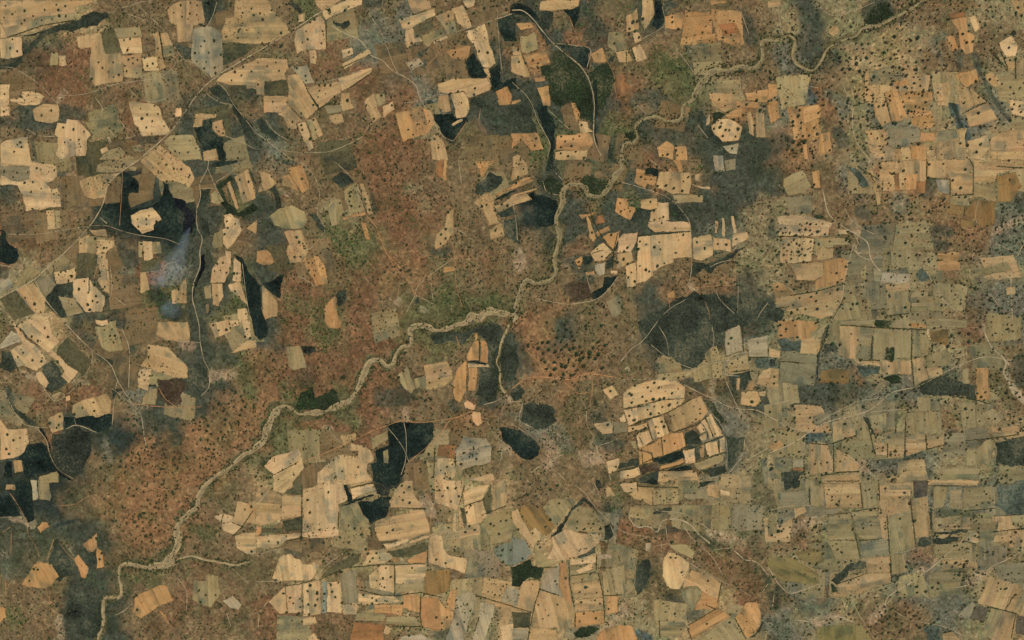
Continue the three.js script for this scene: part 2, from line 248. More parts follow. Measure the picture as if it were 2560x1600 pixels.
trees(8, [68,583,240,628,465,1290,505,1335,580,1310,563,1375,463,1387,603,1430,463,1447,637,1287,683,1495,990,323,1240,1070,975,755,2095,383,2027,492,2068,450,1995,355,2047,1060,1957,940,2013,1000,2095,1130,1515,160,1518,210,2110,1290,160,770,657,1180,215,1375,345,700,1550,1420,1470,1460,1425,1465,1560,1465,2095,880,2310,870,2080,1400,35,1435,2365,60,2315,95]);
green(670,310,90,1080,50,60,1640,560,45,1400,570,130,1540,600,70,1280,1300,60,600,850,80,260,890,50,240,1470,100,700,60,40,1010,160,70,400,1110,40,970,1260,130);

sheet(3, 0);
f('O', [1740,180,1870,160,1880,220,1890,300,1945,330,1940,490,1870,520,1815,440,1800,300], 3, 82); f('R', [1700,130,1850,110,1860,158,1738,178]); f('A', [1895,175,1960,165,2000,270,1950,310]); f('O', [1700,350,1760,340,1800,460,1700,480], 2, 85);
f('A', [2180,410,2290,330,2360,430,2350,530,2250,540,2190,450], 2, 10); f('B', [2240,550,2340,590,2330,650,2270,640]);
f('C', [960,665,1170,622,1190,690,1165,800,960,800]); f('D', [1192,692,1320,690,1320,732,1195,742]); f('O', [1195,757,1330,750,1330,800,1200,820]); f('B', [1000,900,1095,890,1165,1145,1080,1200,1010,1100], 3, 78);
f('O', [1110,870,1220,840,1330,1140,1170,1160], 2, 75); f('O', [1240,870,1560,870,1560,960,1500,1000,1490,1060,1330,1088], 4, 0); f('O', [1330,1092,1550,1052,1570,1200,1400,1240], 4, -5);
f('O', [1760,700,1950,660,1990,760,1880,830,1780,750], 2, 70); f('B', [1790,800,1900,830,1950,1000,1830,1060], 3, 72); f('B', [1905,835,2060,960,1955,1000], 1); f('B', [1870,1060,2070,970,2180,1130,1900,1200], 3, -20);
f('B', [925,1240,1110,1220,1130,1370,990,1400], 3, 78); f('D', [1112,1222,1440,1200,1440,1330,1200,1400,1132,1370], 2, -5); f('O', [1440,1260,1580,1250,1580,1340,1440,1350]); f('D', [1590,1240,1760,1220,1800,1290,1720,1330,1590,1340]);
f('B', [1195,1410,1340,1390,1350,1512,1210,1512], 3, 85); f('O', [1353,1380,1495,1370,1500,1512,1358,1512], 3, 88); f('A', [1880,1330,2080,1280,2100,1400,2000,1512,1910,1500], 2, 0); f('B', [2104,1300,2230,1230,2419,1220,2419,1512,2104,1512], 3, 0);
f('A', [2275,930,2419,960,2419,1110,2290,1070], 2, 20); f('O', [0,790,80,800,90,910,0,940], 2, 0); f('O', [0,960,95,950,120,1120,20,1160], 2, 80); f('O', [330,1010,490,980,490,1100,330,1170]);
f('B', [1590,1340,1720,1330,1860,1330,1880,1512,1590,1512], 2, 85); f('B', [1580,800,1700,760,1720,860,1690,1000,1600,1000], 2, 85); f('O', [320,1370,365,1360,390,1512,350,1512]); f('O', [480,1260,590,1240,600,1440,560,1470,490,1440], 3, 85);
f('C', [2330,640,2419,520,2419,740,2320,760]); f('B', [2300,0,2419,0,2419,150,2330,100]); f('B', [0,0,120,0,125,55,0,65]); f('B', [2050,700,2120,670,2210,800,2130,830], 2, 60); f('B', [560,310,590,260,640,240,680,290,620,350]);
burn('d', [2280,330,2310,285,2330,330,2310,360]);
burn('m', [930,150,980,60,1060,20,1150,50,1180,120,1120,190,1000,225,910,210]);
smear('v', 110, [1725,850,1740,960,1790,1120,1850,1290]); smear('z', 50, [1740,960,1790,1100,1850,1280]); smear('s', 120, [1970,640,2080,830,2170,980,2280,1140,2419,1220]); smear('d', 55, [1960,600,2080,850,2170,990,2280,1130]); smear('s', 110, [1650,330,1560,400,1640,560]); smear('v', 130, [360,840,410,890,420,930]); smear('d', 130, [390,30,370,160,300,380,320,450,420,560]); smear('d', 150, [950,120,1080,170,1150,90]);
smear('d', 280, [0,1440,60,1400,100,1350]); smear('s', 120, [700,1080,720,940,600,880]); smear('d', 130, [660,1250,700,1340]); smear('t', 300, [800,600,1000,560,1300,560]); smear('t', 200, [300,1130,400,1200,520,1400]); smear('q', 110, [1800,120,1820,60,1760,40,1960,50]); smear('s', 130, [560,900,700,1030]);
smear('d', 90, [1950,520,1990,640]); smear('d', 110, [1820,620,1800,500]); smear('s', 90, [1200,1190,1300,1230]);
rivers.push({ thin: 0.62, w: [12, 12, 11, 10, 11, 10, 8, 8, 9, 10, 11, 10, 11, 10, 10, 9, 8], p: P([0,370,160,360,210,340,250,380,240,470,230,530,330,640,420,665,500,580,580,440,700,390,820,340,880,270,1050,235,1150,190,1260,130,1480,0]) });
t_(3, 'w', [1210,130,1270,20]); t_(3, 'w', [430,10,520,90,590,145,780,110,920,60,1010,20]); t_(3, 'w', [0,70,140,55,290,20]); t_(3, 'o', [1480,40,1700,50,1870,65,1980,75,2100,45]); t_(5, 'w', [800,1010,800,1230,860,1380,950,1500]); t_(3, 'w', [130,900,180,820,260,800,470,830]);
t_(3, 'w', [1690,700,1760,715]); t_(3, 'o', [1700,200,1690,480,1720,650,1720,860]); t_(3, 'w', [1640,590,1690,720,1730,800]); t_(3, 'w', [1700,880,1710,1080,1820,1310]); t_(3, 'w', [1740,830,1790,960,1830,1070]); t_(3, 'w', [2060,120,2240,310,2330,370]); t_(3, 'w', [2120,980,2230,1110,2290,1190]);
t_(2.5, 'w', [700,780,770,960,800,1010]); t_(3, 'w', [95,70,120,250,135,330]); t_(3, 'w', [840,410,910,470]);
hedge([1100,880,1165,1145], [2090,470,2250,640], [2140,490,2210,610], [2200,490,2270,650], [1195,715,1305,715], [810,1000,940,960], [1860,1060,2060,965], [960,1210,1050,1195], [2340,540,2340,740], [1000,1040,1010,1110]);
trees(17, [985,500,930,545,1095,495,705,650,775,650,865,670,1180,630,1165,795,1295,820,1195,345,1415,355,345,1337,290,1362,1970,1435,1885,1370]);
trees(13, [1130,470,1195,515,740,570,770,545,835,600,1400,585,1465,570,1240,635,1275,655,1305,715,900,715,1000,725,800,770,1225,825,1380,785,1440,810,1185,1160,1340,1163,240,1340,235,1415,190,1335,270,1295,235,1185,465,1265,287,1093,300,1040,1400,655,985,993,1155,948,550,1472,235,1150,585,1420]);
trees(10, [875,565,1090,565,1160,550,1270,535,965,595,1095,680,912,770,1165,740,1355,868,1465,865,820,858,935,845,840,905,930,890,1550,850,1530,805,1540,725,1110,400,1590,678,1047,1007,1090,992,1465,1030,1065,1207,950,1052,1330,1050,1140,1300,1235,1375,1425,1355,310,1210,390,1280,330,1285,130,1285,268,1010,318,1157,490,1160,440,1205,455,1325,2010,1362,1965,765,1990,920,2095,750,1880,398,1935,393,1838,320,2275,452,2340,555,2325,985,2375,1000,2390,1055,2310,1030,1855,970,1990,1070,2290,825,950,410,890,420,1350,380,1440,470,1340,480,685,580,680,540,1545,1000,2365,70,2340,115,2395,140,2055,235,2140,330]);
trees(7, [975,1260,1035,1308,1080,1285,1022,960,1075,790,980,760,1150,690,1030,1170,1105,1155,1120,600,1060,530,1230,478,1010,625,1325,625,1640,1458,1312,1490,1715,405,1745,330,1735,430]);
green(985,520,30,1100,495,30,40,440,50,100,380,40);

sheet(0, 1);
f('A', [0,-160,60,-190,260,-225,300,20,530,55,540,155,430,215,490,280,545,270,568,440,365,460,240,480,215,340,165,245,0,235], 5, 5); f('D', [0,60,280,60,290,180,140,200,0,150]);
f('A', [435,480,510,472,525,655,455,665]); f('C', [515,480,560,475,575,650,528,655]); f('B', [750,205,860,155,970,135,1130,120,1020,240,995,345,880,362,795,345], 5, 78); f('C', [930,50,1010,0,1290,0,1170,97,970,130,905,110]);
f('C', [1225,60,1290,60,1285,100,1230,100]); f('B', [1325,5,1520,-145,1620,-60,1690,0,1790,70,1850,180,1800,260,1650,200,1515,190], 3, 40); f('A', [1240,515,1440,460,1530,560,1450,620,1450,660,1345,692,1250,590], 5, -10);
f('C', [1310,768,1348,770,1350,918,1308,918]); f('A', [1352,780,1435,778,1435,935,1355,935]); f('C', [1439,778,1520,780,1525,870,1440,885], 2, 88);
f('B', [840,655,1000,650,1010,720,900,715]); f('B', [740,740,835,705,820,870,745,870]); f('C', [837,720,1000,725,990,760,915,790,905,870,824,870]); f('A', [920,770,1075,755,1075,820,1020,860,1000,940,925,900]);
f('A', [935,905,1005,945,1010,1000,1030,1100,1040,1270,985,1230,920,1130,950,1060,925,1010]); f('A', [510,1055,715,1020,720,1105,690,1150,530,1170], 2, -8);
f('A', [690,1130,850,1107,870,1160,950,1250,985,1280,985,1380,960,1430,800,1435,745,1360,705,1300,680,1210], 2, 90); f('K', [730,880,920,890,925,960,880,1102,725,1103]);
f('C', [565,1290,700,1305,740,1370,790,1442,640,1470,600,1400]); f('P', [0,1130,90,1125,130,1190,0,1270], 3, -25); f('C', [135,1190,240,1010,330,1010,380,1060,310,1110,150,1200]);
f('B', [155,1222,310,1150,430,1300,420,1440,320,1440,220,1310], 2, 55); f('D', [330,1142,460,1090,520,1180,430,1290]); f('C', [430,1010,600,890,720,1000,720,1018,510,1050,480,1090]); f('K', [10,1310,150,1232,335,1450,130,1510,50,1420]); f('A', [280,1500,340,1452,430,1442,500,1470,400,1530]);
f('K', [1340,940,1530,925,1520,1060,1340,1060]);
f('B', [1330,1070,1380,1065,1400,1150,1410,1220,1335,1250]); f('B', [1620,1230,1700,1200,1760,1120,1760,1360,1625,1355], 4, 88); f('B', [2145,215,2180,190,2265,445,2230,460]); f('B', [2220,160,2340,80,2400,300,2419,360,2290,410], 5, 75);
f('A', [2120,530,2180,515,2250,570,2285,660,2210,780,2150,845,2110,800,2105,660,2130,650]); f('C', [2020,690,2100,660,2105,830,2020,840]); f('A', [2130,865,2185,860,2175,960,2160,1060,2130,1150,1990,1160,2000,1020,2070,930,2130,910], 2, 80);
f('A', [2200,950,2215,920,2270,970,2265,1150,2195,1140]); f('B', [2000,1165,2110,1160,2115,1300,2050,1380,2005,1360], 2, 85); f('A', [2160,1165,2270,1152,2340,1370,2190,1240]); f('A', [2245,1400,2340,1390,2350,1560,2260,1540]); f('C', [1935,1190,1996,1180,2001,1310,1940,1300]); f('O', [1950,1360,1980,1360,1980,1455,1955,1450]);
f('C', [1995,330,2040,290,2110,390,2060,420,1990,400]); f('B', [2330,640,2419,560,2419,700]);
burn('k', [1170,90,1230,120,1310,230,1300,300,1220,300,1230,470,1300,450,1440,430,1530,400,1540,210,1590,220,1640,350,1740,390,1760,430,1850,470,1855,560,1830,700,1720,720,1640,700,1550,745,1380,720,1270,690,1180,680,1010,610,870,615,930,500,990,370,1000,400,1140,400,1150,240]);
burn('x', [1640,355,1740,390,1760,430,1848,475,1852,560,1828,698,1750,705,1730,600,1750,540,1700,470,1650,450]);
burn('k', [0,670,40,690,80,790,150,840,190,900,160,980,90,995,0,960]); burn('x', [1895,900,1930,890,1935,1040,1890,1120,1850,1200,1832,1300,1815,1290,1840,1180,1890,1050]);
burn('d', [1885,280,1990,285,1980,400,1950,560,2000,700,1930,740,1905,660,1870,480]); burn('d', [470,1200,600,1180,640,1230,565,1290,600,1400,630,1475,560,1480,440,1370,430,1330]);
burn('k', [2210,890,2280,920,2330,1010,2430,1130,2468,1180,2473,1430,2540,1530,2520,1660,2460,1700,2400,1650,2360,1500,2340,1390,2330,1280,2290,1100,2280,960]); burn('k', [2000,60,2080,70,2230,30,2300,0,2200,0,2050,10]); burn('m', [2040,250,2200,140,2215,180,2110,260,2180,420,2250,480,2400,420,2419,480,2300,560,2180,510,2120,520,2090,420]);
smear('d', 190, [620,50,560,160,560,300]); smear('d', 190, [60,340,20,300]); smear('s', 200, [1200,1050,1120,1200]); smear('g', 240, [1400,1300,1500,1420]); smear('z', 200, [1470,1290,1560,1420,1650,1470]); smear('d', 170, [1900,950,1860,1150]); smear('d', 220, [1560,1450,1620,1380]); smear('d', 140, [1960,900,2000,800]); smear('d', 170, [1850,1400,1800,1300,1840,1120]); smear('r', 300, [300,850,450,900]); smear('d', 150, [1150,850,1250,950]);
smear('d', 130, [0,1040,60,1060]); smear('s', 120, [420,1180,540,1120]); smear('p', 60, [160,990,200,1000]); smear('w', 50, [1080,280,1070,350]); smear('d', 160, [1500,850,1700,950]); smear('d', 120, [950,1500,850,1480]); smear('d', 120, [1080,1400,1050,1280]);
t_(7, 'w', [1315,-3,1110,140,1010,260,985,380,930,500,850,620,680,810,400,1060,320,1130,0,1305]); t_(4, 'w', [1975,-40,1960,80,1890,220,1895,330,1860,480,1865,640,1910,740,1890,860,1890,1000,1830,1170,1820,1320,1850,1430,1880,1560,1890,1700,1930,1900,1975,1990,1970,2150,1900,2230]);
t_(3, 'w', [1965,80,2040,260,2110,390]); t_(3, 'w', [80,700,350,700,580,665,830,630]); t_(3, 'w', [870,620,1000,620,1180,680,1380,720,1560,745,1700,800]); t_(2.5, 'o', [1160,100,1145,400,1130,620]); t_(3, 'w', [945,540,1010,600]); t_(4, 'w', [330,1150,430,1320,590,1512,660,1590,850,1780,1040,1930,1110,2080,1190,2210,1250,2300,1330,2410,1360,2590,1390,2750]);
t_(3, 'w', [1020,840,940,880,920,1000,890,1110]); t_(3, 'w', [1040,1010,1060,1220,1040,1310]); t_(3, 'w', [1540,1030,1580,985,1660,965]); t_(2.5, 'w', [1330,1065,1560,1040]); t_(2.5, 'o', [330,1000,390,820,350,760]); t_(3, 'w', [150,1225,330,1450]); t_(3, 'w', [2040,210,2200,100,2260,0]); t_(3, 'w', [1900,270,2040,270]); t_(3, 'w', [2290,980,2310,1150,2340,1370,2370,1512]); t_(3, 'o', [2160,850,2320,620]); t_(3, 'w', [1080,1290,1180,1370]); t_(3, 'w', [0,990,120,1010]);
hedge([843,1110,843,1240], [1990,1163,2110,1163], [2180,200,2260,440], [2355,80,2419,230]);
trees(12, [1715,85,2350,205,2055,980,2108,970,945,1065,800,1143,680,1095,750,1217,660,1255,833,1363,910,1285,895,1175,330,1357,1355,873,903,740,2125,700,853,1413,878,1330,1398,755,2215,1070]);
trees(8, [42,105,165,118,265,115,125,160,235,215,315,205,390,268,295,300,350,75,1070,5,1155,68,1645,85,1785,160,1500,30,1525,118,1408,525,1300,560,1385,605,1478,577,2265,185,2145,577,2155,638,2225,603,2032,1050,2087,1042,2145,1065,2240,1070,985,830,965,913,770,790,577,1060,835,1250,960,1222,995,1197,922,1345,1005,1290,243,1298,680,1362,387,1437,1335,793,1440,935,1733,1263,1688,1220,1690,1315,2225,1240,2260,1290,2050,1280,2325,1450,1990,1395,648,1138,525,1155,250,1155,1383,558,1310,628,838,222,1020,190,2305,310]);
green(1480,1330,180,1500,1420,80,1890,1330,60,1760,260,40,1120,1220,40,2230,1330,40,500,430,50,450,1080,40);

sheet(1, 1);
f('O', [310,80,430,45,500,210,505,280,440,310,380,230,330,180], 2, 70); f('O', [250,150,310,130,375,240,400,300,310,260,240,240]); f('C', [860,260,960,215,1045,470,890,510,820,290], 3, 72); f('B', [985,215,1020,215,1110,510,1060,520]); f('O', [810,545,1035,495,1040,520,820,565]); f('C', [680,480,740,370,800,370,830,490,790,540,770,620,710,630], 2, 85);
f('C', [135,520,210,460,340,430,460,480,470,570,440,655,300,655,190,620,160,560], 2, 70); f('B', [265,680,430,662,490,820,490,880,420,965,330,960,290,860,310,800], 2, 75); f('O', [430,945,480,910,600,910,640,1000,685,1160,560,1195,490,1050], 3, 72); f('O', [0,860,80,855,140,900,170,970,100,1000,0,960]);
f('B', [55,1185,110,1240,200,1340,200,1480,100,1510,55,1430]); f('O', [655,1380,740,1290,775,1450,800,1570,790,1590,700,1590,650,1540], 2, 85); f('O', [985,590,1030,590,1080,750,1030,740]); f('B', [1685,850,1790,795,1860,690,1865,455,1800,500,1780,640,1700,700], 2, 80); f('O', [1780,0,1810,0,1810,190,1770,190]); f('R', [1690,20,1777,0,1767,190,1700,130]);
f('O', [2070,20,2250,0,2190,100,2140,170,2110,100]); f('B', [2050,400,2190,310,2240,370,2250,480,2300,590,2220,610,2120,470], 2, 70); f('B', [2210,660,2320,580,2350,710,2220,745], 2, -15); f('O', [2260,330,2419,240,2450,245,2270,350]); f('B', [2250,440,2419,350,2560,310,2600,370,2419,440,2280,490], 2, -20); f('O', [1770,1015,1885,1010,1890,1050,1770,1060]);
f('B', [30,110,130,130,190,220,100,290,20,310,60,200], 3, 70);
burn('d', [720,190,800,120,880,150,935,210,860,240,760,270]); burn('d', [500,500,570,490,590,580,640,640,620,690,580,640,530,570]); burn('d', [230,0,370,0,400,30,310,60,240,40]); burn('k', [70,1165,270,1070,260,1180,215,1300,130,1220]); burn('d', [745,1250,830,1240,835,1330,790,1390,760,1350]); burn('d', [120,290,180,240,270,470,200,450]);
burn('d', [2090,220,2210,90,2330,160,2350,190,2230,290,2090,320]); burn('k', [2280,495,2419,445,2470,520,2310,560]); burn('d', [2340,565,2500,540,2500,780,2350,720]); burn('d', [1490,1350,1530,1290,1560,1340,1500,1370]); burn('k', [2250,370,2419,290,2460,300,2330,370,2260,385]);
smear('g', 300, [750,800,900,900,1000,800]); smear('g', 260, [550,1400,350,1350]); smear('h', 460, [700,1080,850,1200,600,1300]); smear('h', 620, [1130,60,1350,130,1280,330]); smear('h', 300, [1300,-100,1450,60]); smear('g', 220, [1780,1290,1850,1200]); smear('r', 200, [2200,950,2250,1100]); smear('d', 220, [50,400,120,640]); smear('p', 70, [300,330,230,290]); smear('p', 80, [1330,1330,1340,1340]); smear('e', 160, [1500,250,1450,300]); smear('d', 150, [1700,870,1780,880]); smear('o', 150, [1880,930,2000,970]); smear('g', 160, [2250,1330,2150,1400]); smear('o', 90, [1160,700,1200,800]); smear('d', 60, [1080,330,1110,490]); smear('w', 80, [1560,1400,1590,1420]);
t_(5, 'o', [1000,440,1060,540,1140,640,1190,780,1240,890,1330,980,1420,1110,1500,1260,1530,1290]); t_(3, 'o', [1250,900,1300,1010,1350,1140,1340,1290]); t_(4, 'w', [1510,1270,1420,1440]); t_(3, 'w', [1500,1260,1540,1180,1640,1090,1780,990,1870,940,1980,970]); t_(3, 'w', [1520,1280,1680,1360]); t_(3, 'w', [750,20,860,120,940,220,990,330,1010,450]);
t_(3, 'o', [1860,450,1860,800,1880,930,1890,1170,1950,1390]); t_(2.5, 'o', [1390,880,1460,860,1560,920,1640,900,1750,930,1880,930]); t_(2.5, 'w', [1370,1290,1430,1250,1480,1240]); t_(3, 'w', [430,20,560,170,600,330,580,500,650,650,560,790,500,850]); t_(3, 'w', [1860,640,1960,690,2070,770]); t_(3, 'o', [1220,1370,1330,1490]); t_(3, 'w', [1650,1120,1670,1310]); t_(3, 'w', [1910,0,1940,220]); t_(3, 'w', [0,1110,60,1180,120,1240,220,1310,270,1160]); t_(3, 'w', [330,1070,450,1120,560,1200]); t_(2.5, 'w', [1030,1110,1110,1200]);
hedge([985,330,1050,510]);
trees(9, [435,172,320,97,890,340,905,430,1028,370,905,300,830,515,1073,468,1062,42,1240,100,1298,135,1383,95,1220,185,1110,110,1330,62,2260,412,2325,420,2380,430,2180,420,2265,665,2320,690,2138,435,1815,492,1795,650,1750,700,1740,565,1530,770,1427,798,1845,880,1790,740,1745,790,455,812,410,775,385,730,535,972,500,1040,365,915,423,912,1025,165,1445,330,1640,335,1690,370,1360,440,1955,750,2015,820,1950,850,1890,710,2000,1010,2110,145,2105,185,38,205,115,0]);
green(1430,580,70,1350,430,60,1400,270,60,740,680,60,1910,560,60,2010,1020,60,2370,210,60,1380,940,70,520,1400,130,280,1420,100,830,780,120,950,880,140,1780,1290,110,2300,1370,110,2190,1380,70,1070,980,80,1640,1190,40,650,1000,40);

sheet(2, 1);
f('B', [0,-20,60,-60,140,25,150,130,0,200], 2, 80); f('O', [0,228,160,165,195,210,0,290], 3, -22); f('B', [0,330,230,265,240,275,0,350]); f('O', [1175,85,1255,95,1260,140,1375,160,1360,240,1270,225,1255,270,1155,215], 2, 5);
f('B', [1400,110,1690,120,1700,230,1680,318,1510,320,1360,260], 4, 88); f('C', [1520,330,1690,322,1800,340,1790,400,1550,410]); f('A', [1700,235,1865,260,1865,290,1760,265]); f('A', [1735,145,1780,135,1770,205,1740,200]); f('O', [1520,0,1590,0,1610,110,1580,110]); f('P', [1900,-40,2000,-40,2005,100,1920,110], 2, 80); f('D', [2010,0,2115,-20,2110,90,2020,100]);
f('O', [990,350,1090,370,1100,440,1165,460,1120,575,980,490], 2, 60); f('B', [1230,370,1370,360,1380,450,1310,478,1220,450]); f('A', [1384,400,1480,405,1490,572,1290,580,1310,482,1382,452], 2, 88); f('A', [1290,584,1490,577,1665,585,1690,670,1350,688,1290,640], 2, 0);
f('A', [1190,722,1690,684,1700,920,1535,930,1530,970,1320,1050,1320,1090,1270,1150,1180,1170,1180,900], 4, 88); f('A', [1075,1000,1168,960,1176,1190,1090,1200,1075,1100], 2, 88); f('A', [1000,760,1060,700,1185,700,1175,780,1130,866,1000,880]); f('B', [1000,884,1128,870,1150,955,1070,1002,985,1030], 2, 85);
f('O', [700,525,730,560,790,730,770,780,730,740]); f('O', [630,515,690,515,780,490,785,505,700,530,660,560]); f('R', [795,540,850,510,880,590,800,610]); f('O', [805,680,910,615,920,650,820,720]); f('O', [850,740,900,690,1020,665,1000,760,950,850]); f('A', [725,880,860,780,945,866,880,930,775,965], 2, -25); f('O', [595,940,660,905,670,960,640,1030]); f('O', [690,1060,780,1045,780,1080,700,1085]); f('P', [780,990,880,970,880,1080,820,1095]); f('A', [925,1040,1000,1040,1000,1080,930,1075]);
f('A', [1710,740,1890,700,1895,910,1790,950,1710,940], 2, 0); f('A', [1905,740,2070,740,2070,870,1910,850], 3, 88); f('A', [2090,700,2220,690,2230,740,2080,820], 2, -15); f('B', [1915,570,1940,570,1940,690,1920,690]); f('A', [1980,555,2000,555,2015,720,1995,720]); f('A', [2075,530,2100,530,2110,690,2080,698]); f('D', [890,1340,1000,1270,1030,1330,1040,1450,940,1480], 2, 75); f('O', [1460,1260,1530,1240,1540,1290,1470,1310]);
burn('m', [250,230,360,130,450,180,480,300,430,330,320,300]); burn('k', [10,370,200,300,230,330,300,330,440,380,430,540,400,620,220,640,200,500,200,420,20,430]); burn('m', [700,140,940,190,900,280,780,330,720,300,640,180]); burn('k', [1262,90,1390,80,1375,152,1262,138]); burn('d', [1180,470,1230,460,1300,460,1290,590,1200,620,1125,590]);
burn('k', [670,910,760,910,770,960,690,1000]); burn('k', [880,1110,1010,1080,940,1190,870,1270,760,1320,720,1260,860,1200]); burn('q', [480,1200,600,1150,720,1140,760,1310,540,1330]); burn('d', [1490,410,1560,430,1640,560,1570,560,1495,500]); burn('d', [1670,1080,1700,970,1840,985,1950,930,2080,885,2230,790,2100,920,1950,1010,1900,1060,1800,1040,1690,1100]); burn('k', [960,860,1020,680,1040,690,1000,780,980,860]); burn('d', [880,950,960,880,950,1000,880,1040]);
burns.push({ tone: 'd', p: FULL([1593,804,1640,775,1672,762,1735,730,1820,730,1880,745,1926,751,1958,783,1947,804,1860,815,1799,836,1778,878,1740,912,1704,921,1680,900,1651,878,1608,847]) });
smear('z', 460, [2060,200,2150,80,2220,-60]); smear('z', 330, [2080,170,2150,80,2220,-60]); smear('d', 380, [2080,170,2150,80,2220,-60]); smear('z', 300, [1700,520,1850,440,1960,360]); smear('d', 400, [1750,500,1900,380,2100,330]); smear('d', 300, [2250,250,2100,330]); smear('d', 260, [520,470,640,600,900,650]); smear('d', 260, [780,250,600,180]); smear('d', 220, [1100,620,1200,560]); smear('g', 180, [1160,400,1100,330]); smear('o', 200, [700,820,560,850]); smear('o', 260, [480,1360,350,1440]); smear('p', 150, [50,900,60,1000]); smear('d', 200, [620,1010,720,1080]); smear('o', 260, [1680,1190,1500,1270,2000,1180]); smear('d', 220, [1420,1440,1300,1480]); smear('d', 330, [2250,1200,2350,1300,2200,1450]); smear('r', 200, [1240,50,1300,10]); smear('g', 160, [850,60,500,60]);
smear('p', 80, [1690,1180,1700,1200]);
rivers.push({ thin: 0.8, w: [11, 12, 13, 14, 14, 12, 12, 12, 12, 13, 14, 15, 18, 12, 12, 11, 10, 10, 10, 9, 10, 11, 12, 12, 12], p: P([1035,0,1040,60,1000,130,940,220,900,290,830,335,760,345,710,320,690,270,640,235,540,240,480,310,475,400,430,560,430,640,450,720,430,840,400,920,415,1060,360,1140,220,1165,140,1140,90,1220,40,1400,10,1500]) });
t_(4, 'w', [230,1310,490,1360,640,1350,780,1320,840,1290,930,1200,1000,1100]); t_(3, 'w', [1870,1010,1960,970,2100,945,2250,970,2419,840]); t_(3, 'o', [1690,1210,1640,1280,1480,1300]); t_(3, 'o', [1700,1210,1930,1190,2110,1180]); t_(3, 'w', [1920,1200,1960,1310,2100,1450]); t_(3, 'w', [2140,1190,2130,1450]); t_(3, 'w', [1640,1320,1500,1400,1430,1460]); t_(3, 'w', [1000,200,1340,300,1480,360,1600,470,1680,600,1690,690,1700,960,1680,1150]); t_(3, 'o', [430,1140,470,1300,490,1360]); t_(3, 'o', [240,1310,190,1200]); t_(3, 'o', [2110,980,2110,1180]); t_(3, 'w', [290,200,330,300,430,330]); t_(3, 'w', [400,110,480,190]); t_(2.5, 'w', [700,1090,750,1260]); t_(3, 'w', [10,400,40,600,50,760]); t_(3, 'o', [1820,1340,1860,1430,1870,1512]); t_(3, 'w', [1310,0,1420,90]); t_(3, 'w', [2419,1350,2360,1420,2310,1512]); t_(2.5, 'o', [1480,1310,1490,1400]);
hedge([1000,690,960,860], [960,860,950,1030], [1200,710,1640,680], [1185,720,1180,960], [730,430,760,560,860,740,960,860], [730,890,860,850], [1375,150,1360,240], [880,930,950,870]);
trees(13, [1220,158,1455,240,1375,245,1610,290,1530,265,1210,768,1195,840,1100,1108,1160,1145,1000,965,1055,935,1093,825,577,965,735,1445,815,1355,870,1385,790,1490,85,665,1095,980,1375,1000]);
trees(8.5, [62,160,40,215,65,38,110,85,1315,182,1260,183,1025,405,1030,483,1118,483,1310,393,1340,480,1350,565,1395,550,1430,540,1415,595,1540,643,1392,775,1405,845,1548,875,1345,823,1270,795,1440,975,1265,1037,1300,1053,1210,1000,1130,1060,1060,862,940,705,805,840,850,912,757,685,633,960,635,1000,1550,380,1750,775,1820,830,1945,795,2025,798,2120,745,1620,705,1765,340,30,660,75,735,135,680,165,735,685,1420,850,1355,1015,1345,1190,1380,1105,1320,1345,1270,1415,1175,1550,1185,765,1390,890,1460,1620,200,1665,160,1040,1390,1520,1220,1650,1150,1850,1150,2130,1180,2230,1000,1240,1250,1160,1200,1070,1070,680,45,640,30]);
green(1160,400,90,1770,90,60,350,1000,30,1140,430,40,780,480,50,1520,520,40,1040,1390,30,760,780,60);

sheet(3, 1);
f('C', [150,180,330,90,410,240,330,320,180,330,140,250]); f('O', [410,110,480,95,500,260,440,270,420,200], 2, 80); f('D', [180,350,410,330,425,500,190,510]); f('A', [95,530,250,515,420,540,600,590,580,720,100,720], 4, 3); f('A', [100,740,436,740,418,960,220,980,110,980], 3, 88); f('C', [440,740,760,740,760,800,620,808,620,826,468,828,468,900,440,900]);
f('B', [470,830,620,830,625,930,470,945]); f('B', [220,984,526,962,520,1100,440,1140,260,1130], 3, 0); f('O', [530,960,700,920,770,960,730,1150,600,1180,444,1220,444,1142,523,1102], 4, 85); f('O', [40,1180,100,1150,210,1230,280,1280,70,1296]); f('B', [70,1300,460,1240,720,1170,710,1290,600,1460,500,1505,160,1420,80,1400], 4, -12); f('C', [590,1512,640,1410,720,1350,780,1360,800,1280,960,1310,990,1500,900,1512], 3, 75);
f('B', [1200,0,1500,0,1495,196,1414,206,1402,128,1290,138,1244,115,1200,100], 4, 88); f('O', [1290,142,1400,132,1408,280,1300,290]); f('R', [1412,210,1490,200,1480,320,1400,310]); f('R', [1200,120,1240,120,1240,290,1195,290]);
f('B', [1510,0,1690,0,1690,160,1510,160], 3, 88); f('B', [1700,0,1930,0,1940,320,1740,330,1722,180,1695,140], 3, 0); f('P', [1580,180,1718,182,1720,330,1610,300]); f('B', [1940,0,2419,0,2419,60,2270,100,2160,130,2150,206,1945,210], 4, 0); f('C', [1945,222,2150,212,2160,396,1920,330]); f('C', [1730,342,1910,322,1880,438,1720,416]); f('Q', [1715,420,1860,445,1850,530,1700,510]); f('Q', [1875,470,1950,350,2150,402,2140,600,2000,640,1962,568,1850,520], 2, 88); f('Q', [1820,565,1958,572,1950,640,1820,620]);
